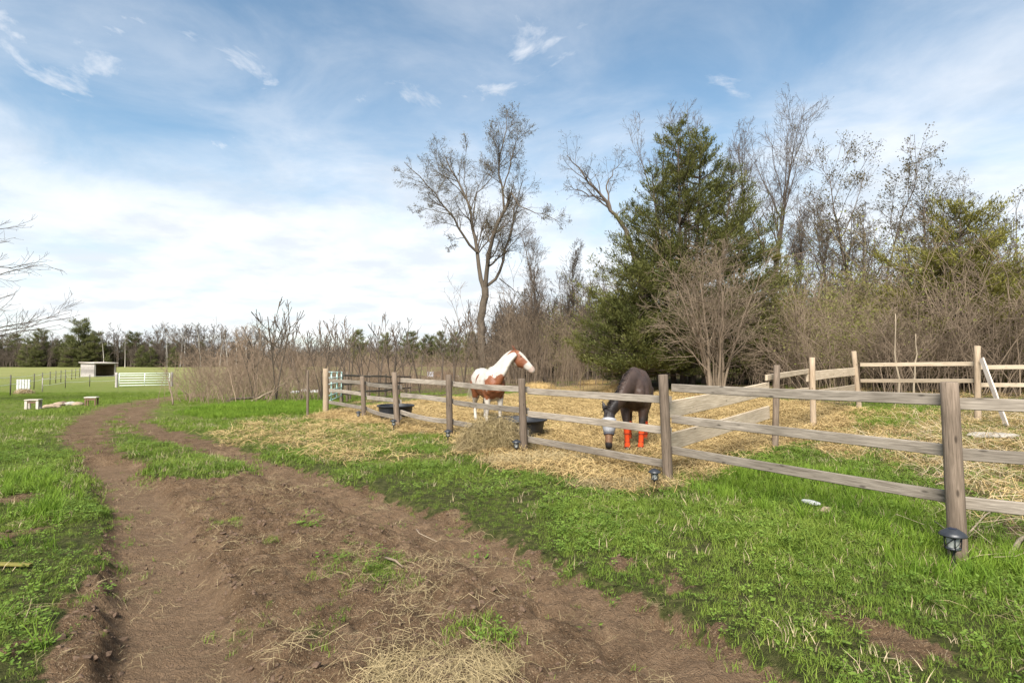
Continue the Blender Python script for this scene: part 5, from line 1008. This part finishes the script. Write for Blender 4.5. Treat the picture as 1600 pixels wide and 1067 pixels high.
def horse(name, loc, fwd, label, neck, poll, muzzle, face_n, colour, front_dx=((0, 0), (0, 0)), hind_dx=((0, 0), (0, 0)), boots=False, mask=False, mane_mat=None, scale=1.0):
    root = empty(name, loc, math.atan2(fwd[1], fwd[0]), label, 'horse'); root.scale = (scale,) * 3; bm = bmesh.new()
    # barrel
    xs = [-.80, -.74, -.62, -.45, -.22, .02, .25, .42, .58, .70, .78]; zc = [1.10, 1.13, 1.16, 1.17, 1.13, 1.09, 1.08, 1.09, 1.11, 1.10, 1.08]; w = [.07, .19, .26, .285, .29, .30, .285, .255, .23, .19, .10]; h = [.10, .22, .31, .325, .325, .345, .365, .385, .33, .25, .14]
    bk = 1.10 if name_key(label) == 'paint' else 1.0; loft(bm, [((x, 0, z - (bk - 1) * .45), (0, a * bk, 0), (0, 0, b * bk)) for x, z, a, b in zip(xs, zc, w, h)])
    loft(bm, along(smooth_path([(.10, 0, 1.36), (.30, 0, 1.41), (.45, 0, 1.40), (.58, 0, 1.30)], 8), [.06, .09, .10, .11, .12, .12, .12, .10], [.06, .09, .10, .11, .12, .14, .14, .10]))
    for s in (-1, 1):   # shoulder and haunch masses
        loft(bm, along([(.36, s * .13, 1.36), (.46, s * .17, 1.16), (.54, s * .17, .98), (.50, s * .17, .84)], [.08, .105, .12, .09], [.12, .17, .17, .11])); loft(bm, along([(-.40, s * .10, 1.38), (-.52, s * .15, 1.20), (-.50, s * .17, 1.0), (-.46, s * .17, .82)], [.10, .14, .14, .10], [.14, .24, .24, .15]))
        loft(bm, along([(.60, s * .09, 1.20), (.70, s * .10, 1.08), (.70, s * .10, .94), (.60, s * .11, .86)], [.08, .10, .10, .07], [.06, .10, .10, .06]))
    # legs
    leg_pts = {}
    for k, s in enumerate((1, -1)):
        dx, dy = front_dx[k]; f = lambda z: max(0, (.95 - z) / .95)
        pts = [(.47, .16, 1.0), (.46, .175, .82), (.47, .17, .66), (.485, .165, .53), (.485, .165, .48), (.48, .165, .42), (.475, .165, .30), (.475, .165, .20), (.485, .165, .155), (.505, .165, .105), (.525, .165, .065), (.535, .165, .0)]; r = [.13, .105, .082, .064, .062, .052, .040, .041, .050, .043, .058, .066]
        q = [(x + dx * f(z), s * y + dy * f(z), z) for x, y, z in pts]; leg_pts[('front', s)] = q; loft(bm, along(q, r, [a * 1.08 for a in r]), 14)
        dx, dy = hind_dx[k]
        pts = [(-.50, .15, 1.08), (-.44, .175, .90), (-.50, .17, .76), (-.60, .16, .64), (-.68, .155, .55), (-.70, .155, .50), (-.69, .155, .42), (-.675, .155, .30), (-.67, .155, .20), (-.66, .155, .155), (-.64, .155, .105), (-.62, .155, .065), (-.61, .155, .0)]; r = [.19, .15, .11, .08, .062, .064, .054, .043, .043, .050, .043, .056, .064]
        q = [(x + dx * f(z), s * y + dy * f(z), z) for x, y, z in pts]; leg_pts[('hind', s)] = q; loft(bm, along(q, r, [a * 1.15 for a in r]), 14)
    # neck and head
    poll = np.array(poll, float); muzzle = np.array(muzzle, float); ha = (muzzle - poll) / np.linalg.norm(muzzle - poll); fn = np.array(face_n, float); fn = fn - ha * (fn @ ha); fn /= np.linalg.norm(fn); hs = np.cross(fn, ha)
    npth = smooth_path([(.34, 0, 1.16), (.52, 0, 1.24)] + list(neck) + [poll - fn * .03], 14); nw = np.interp(np.linspace(0, 1, 14), [0, .3, .6, 1], [.16, .15, .12, .09]); nh = np.interp(np.linspace(0, 1, 14), [0, .3, .6, 1], NECK_H[name_key(label)])
    loft(bm, along(npth, nw, nh))
    k_h = 1.14 if name_key(label) == 'paint' else 1.0; S = [-.06, .0, .07, .15, .23, .32, .42, .50, .56, .60, .62]; W_ = [.05, .085, .10, .108, .10, .082, .066, .062, .064, .055, .03]; Hh = [.05, .10, .150, .175, .162, .128, .098, .086, .080, .064, .035]; Of = [-.02, -.03, -.055, -.07, -.06, -.04, -.02, -.014, -.014, -.018, -.02]
    hd = [(poll + ha * s + fn * o, hs * a, fn * b) for s, a, b, o in zip(S, W_, Hh, Of)]; hd = [(poll + (c - poll) * k_h, a * k_h, b * k_h) for c, a, b in hd]; loft(bm, hd, 16)
    for s in (-1, 1):   # ears
        e0 = poll + hs * s * .058 + fn * .03 - ha * .02; up = -ha * .9 + hs * s * .22 + fn * (.25); up /= np.linalg.norm(up); loft(bm, along([e0 - up * .02, e0 + up * .055, e0 + up * .12, e0 + up * .19], [.036, .046, .036, .010], [.026, .028, .022, .010], tuple(hs)), 8)
    raw = bpy.data.meshes.new('raw'); bmesh.ops.recalc_face_normals(bm, faces=bm.faces); bm.to_mesh(raw); bm.free(); ob = bpy.data.objects.new('raw', raw); COL.objects.link(ob)
    m = ob.modifiers.new('r', 'REMESH'); m.mode = 'VOXEL'; m.voxel_size = .018; m = ob.modifiers.new('s', 'SMOOTH'); m.factor = .5; m.iterations = 7
    dg = bpy.context.evaluated_depsgraph_get(); me = bpy.data.meshes.new_from_object(ob.evaluated_get(dg)); bpy.data.objects.remove(ob); me.name = 'body'; me.materials.clear()
    n = len(me.vertices); co = np.empty(n * 3, np.float32); me.vertices.foreach_get('co', co); co = co.reshape(-1, 3).astype(float); me.polygons.foreach_set('use_smooth', np.ones(len(me.polygons), bool))
    hp = co - poll; hsx = hp @ ha; hfx = hp @ fn; hlx = hp @ hs; inhead = (hsx > -.09) & (hsx < .68) & (np.abs(hlx) < .14) & (np.abs(hfx + .02) < .19) & (np.linalg.norm(hp, axis=1) < .75)
    colr = colour(co, inhead, hsx, hfx, hlx); at = me.color_attributes.new('coat', 'FLOAT_COLOR', 'POINT'); at.data.foreach_set('color', np.hstack([colr, np.ones((n, 1))]).astype(np.float32).ravel())
    link('body', me, COAT, root)
    # eyes, mane, forelock, tail
    for s in (-1, 1):
        bm = bmesh.new(); bmesh.ops.create_icosphere(bm, subdivisions=2, radius=.02); me2 = bpy.data.meshes.new('eye'); bm.to_mesh(me2); bm.free(); e = link('eye', me2, PL_EYE, root); e.location = poll + ha * .20 + hs * s * .088 + fn * .035
    def strands(nm, roots, dirs, lens, w, seg=5, grav=.9):
        V, F, T = [], [], []
        for p, d, l in zip(roots, dirs, lens):
            d = d / np.linalg.norm(d); s_ = np.cross(d, rng.normal(size=3)); s_ /= np.linalg.norm(s_); o = len(V); q = np.array(p, float); t = rng.uniform()
            for i in range(seg + 1):
                f = i / seg; ww = w * (1 - .7 * f); V += [q - s_ * ww, q + s_ * ww]; T += [t] * 2; d = d + np.array([0, 0, -grav / seg]); d /= np.linalg.norm(d); q = q + d * l / seg
            for i in range(seg): F.append([o + 2 * i, o + 2 * i + 1, o + 2 * i + 3, o + 2 * i + 2])
        link(nm, np_mesh(nm, np.array(V), np.array(F), False, T), mane_mat, root)
    sec = along(npth, nw, nh); rt, dr, ln = [], [], []; sgn = 1 if sec[5][2][2] > 0 else -1
    for k in range(520):
        f = rng.uniform(3.0, 12.6); i = int(f); fr = f - i; c = sec[i][0] * (1 - fr) + sec[i + 1][0] * fr; u = sec[i][2] * (1 - fr) + sec[i + 1][2] * fr; sd_ = sec[i][1] / np.linalg.norm(sec[i][1]); top = u * sgn * .97
        rt.append(c + top + sd_ * rng.normal(0, .012)); dr.append(sd_ * MANE_SIDE[name_key(label)] * rng.uniform(.7, 1.0) + np.array([0, 0, .02]) + rng.normal(0, .12, 3)); ln.append(rng.uniform(.12, .25))
    strands('mane', rt, dr, ln, .007, 5, 2.2)
    strands('forelock', [poll + fn * .07 + hs * rng.normal(0, .02) for _ in range(24)], [ha + fn * .15 + rng.normal(0, .15, 3) for _ in range(24)], rng.uniform(.06, .13, 24), .005, 4, .2)
    strands('tail', [np.array([-.80, rng.normal(0, .02), 1.28 + rng.normal(0, .02)]) for _ in range(220)], [np.array([-1, 0, .1]) + rng.normal(0, .18, 3) for _ in range(220)], rng.uniform(.6, .95, 220), .008, 6, 2.4)
    if boots:
        for (kind, s), q in leg_pts.items():
            seg = [np.array(p) for p in q if .06 < p[2] < .43]; seg = smooth_path(seg, 7); rr = np.array([.056, .050, .046, .045, .050, .052, .060]); bm = bmesh.new(); loft(bm, along(seg, rr, rr * 1.1), 14); me2 = bpy.data.meshes.new('leg_boot'); bm.to_mesh(me2); bm.free(); b_ = link('leg_boot', me2, PL_ORANGE, root); b_['label'] = 'bright orange leg boot'
            for p in me2.polygons: p.use_smooth = len(p.vertices) == 4
            for i in (1, 3, 5): lathe('strap', [(rr[i] * 1.1 + .002, -.012), (rr[i] * 1.1 + .007, -.008), (rr[i] * 1.1 + .007, .008), (rr[i] * 1.1 + .002, .012)], PL_STRAP, b_, 14, tuple(seg[i]))
    if mask:
        sl = slice(2, 6); bm = bmesh.new(); loft(bm, [(poll + ha * s + fn * o, hs * (a + .014), fn * (b + .014)) for s, a, b, o in zip([.10, .15, .23, .30, .35], [.106, .11, .102, .086, .079], [.163, .177, .164, .138, .122], [-.06, -.07, -.06, -.045, -.035])], 18); me2 = bpy.data.meshes.new('fly_mask'); bm.to_mesh(me2); bm.free(); k_ = link('fly_mask', me2, PL_MASK, root); k_['label'] = 'pale grey mesh fly mask over the eyes'
        for p in me2.polygons: p.use_smooth = len(p.vertices) == 4
        bm = bmesh.new(); loft(bm, [(poll + ha * s + fn * -.033, hs * a, fn * b) for s, a, b in ((.345, .095, .138), (.375, .090, .130))], 18); me2 = bpy.data.meshes.new('mask_trim'); bm.to_mesh(me2); bm.free(); link('mask_trim', me2, PL_MASKD, k_)
    return root
MANE_SIDE = {'paint': 1, 'dark': -1}; NECK_H = {'paint': [.37, .35, .29, .19], 'dark': [.33, .27, .20, .135]}
def name_key(l): return 'paint' if 'paint' in l else 'dark'
def coat_mat():
    m, nt, b, out = new_mat('horse_coat'); c = attr(nt, 'coat', 'Color'); tc = nd(nt, 'ShaderNodeTexCoord').outputs['Object']; n = t_noise(nt, tc, 60, 3, .6); n2 = t_noise(nt, tc, 5, 3, .6)
    c = t_mix(nt, .45, c, t_ramp(nt, n2, [(.3, (.45, .42, .4)), (.7, (1.2, 1.2, 1.2))]), 'MULTIPLY'); nt.links.new(c, b.inputs['Base Color']); b.inputs['Roughness'].default_value = .55; b.inputs['Specular IOR Level'].default_value = .4; t_bump(nt, b, t_math(nt, 'ADD', n, t_math(nt, 'MULTIPLY', t_noise(nt, tc, 9, 3, .5), 3.0)), .3, .02); return m
COAT = coat_mat()
def n3d(c, s, seed): return fbm(c[:, 0] * 1.0 + c[:, 2] * .7 + 7, c[:, 1] * 1.0 - c[:, 2] * .9 + 3, s, 3, seed)
def ell(c, ctr, rad): return np.sqrt((((c - np.array(ctr)) / np.array(rad)) ** 2).sum(1))
def paint_colour(c, ih, s, f, l):
    white = np.array([.43, .395, .345]); brown = np.array([.165, .055, .021]); nz = n3d(c, 4.5, 9) * .6 + n3d(c, 14, 19) * .45
    d = np.minimum.reduce([ell(c, (.70, .0, 1.02), (.38, .31, .47)), ell(c, (.50, -.26, .80), (.16, .22, .16)), ell(c, (-.70, -.12, 1.18), (.20, .26, .30)), ell(c, (-.55, -.22, .92), (.30, .22, .26)), ell(c, (-.05, -.25, .86), (.55, .25, .17)), ell(c, (-.05, -.30, 1.25), (.06, .1, .16)), ell(c, (-.66, -.155, .5), (.08, .12, .30)), ell(c, (-.3, .3, 1.15), (.4, .2, .3))])
    k = sstep(.10, -.10, d + nz - 1); front = (c[:, 0] > .3) & (c[:, 2] < .74) & ~ih; front = front & (c[:, 2] + nz * .35 < .70); k = np.where(front, 0, k); neck = (c[:, 2] + nz * .5 > 1.36) & (c[:, 0] > .15); k = np.where(neck, 0, k)
    hb = sstep(.02, -.02, np.maximum(s - .42 + nz * .12, np.maximum(f - .062 - .06 * (s < .07), -.155 - f - .3 * (s - .1))));  hb = np.maximum(hb, (s < .08) * 1.0); k = np.where(ih & (s > -.09), hb, k)
    ears = (s < -.035) & (s > -.30) & (np.abs(l) < .16) & (np.abs(l) > .02) & (np.abs(f) < .2) & (c[:, 2] > 1.93); col = white * (1 - k[:, None]) + brown * k[:, None]; col[ih & (s > .56)] *= np.array([.8, .66, .62]); col[ears] = brown * .7
    hoof = c[:, 2] < .07; col[hoof] = np.array([.16, .13, .10]); return col
def dark_colour(c, ih, s, f, l):
    bay = np.array([.056, .028, .017]); blk = np.array([.018, .014, .013]); nz = n3d(c, 3, 29); k = np.clip(sstep(.75, .35, c[:, 2]) * ~ih + sstep(.1, .3, nz + .05) * .5, 0, 1); col = bay * (1 - k[:, None]) + blk * k[:, None]
    gr = sstep(1.18, 1.42, c[:, 2]) * .35; col = col * (1 - gr[:, None]) + np.array([.058, .040, .033]) * gr[:, None]; neckd = (c[:, 0] > .55) & ~ih & (c[:, 2] > .6); col[neckd] = col[neckd] * .55 + np.array([.034, .025, .021]) * .5
    tan = ih & (s > .30) & (s < .52); col[tan] = np.array([.16, .080, .040]); col[ih & (s >= .52)] = np.array([.016, .013, .013]); col[ih & (s < .1)] = np.array([.028, .023, .023]); col[(s < -.04) & (s > -.3) & (np.abs(l) < .16) & (np.abs(f) < .16) & (c[:, 0] > 1.0)] = blk; star = ell(c, (.80, .06, .98), (.05, .05, .06)) < 1; return col
HAIR_W = blade_mat('white_mane_hair', (.24, .20, .14), (.56, .51, .43), .1); HAIR_K = blade_mat('black_mane_hair', (.010, .008, .008), (.035, .028, .026), .05)
a_ = R(22); fw = (math.sin(a_), -math.cos(a_)); hx, hy = -.60, 14.15
horse('paint_horse', (hx, hy, H(hx, hy) - .01), fw, 'white and chestnut paint horse standing with its raised head turned right', [(.66, .11, 1.46), (.73, .28, 1.73)], (.77, .46, 1.89), (1.02, .86, 1.42), (.30, .55, .70), paint_colour, ((0, 0), (-.10, 0)), ((.02, 0), (.12, 0)), mane_mat=HAIR_W, scale=.94)
b_ = R(15); fw = (-math.sin(b_), -math.cos(b_)); hx, hy = 2.19, 10.12
horse('dark_horse', (hx, hy, H(hx, hy) - .01), fw, 'dark brown horse grazing head down in orange leg boots and pale fly mask', [(.78, -.10, 1.16), (1.02, -.22, .97)], (1.20, -.39, .75), (1.38, -.38, .13), (.9, 0, .35), dark_colour, ((.0, -.06), (.10, .05)), ((.0, 0), (.10, 0)), True, True, HAIR_K, .93)
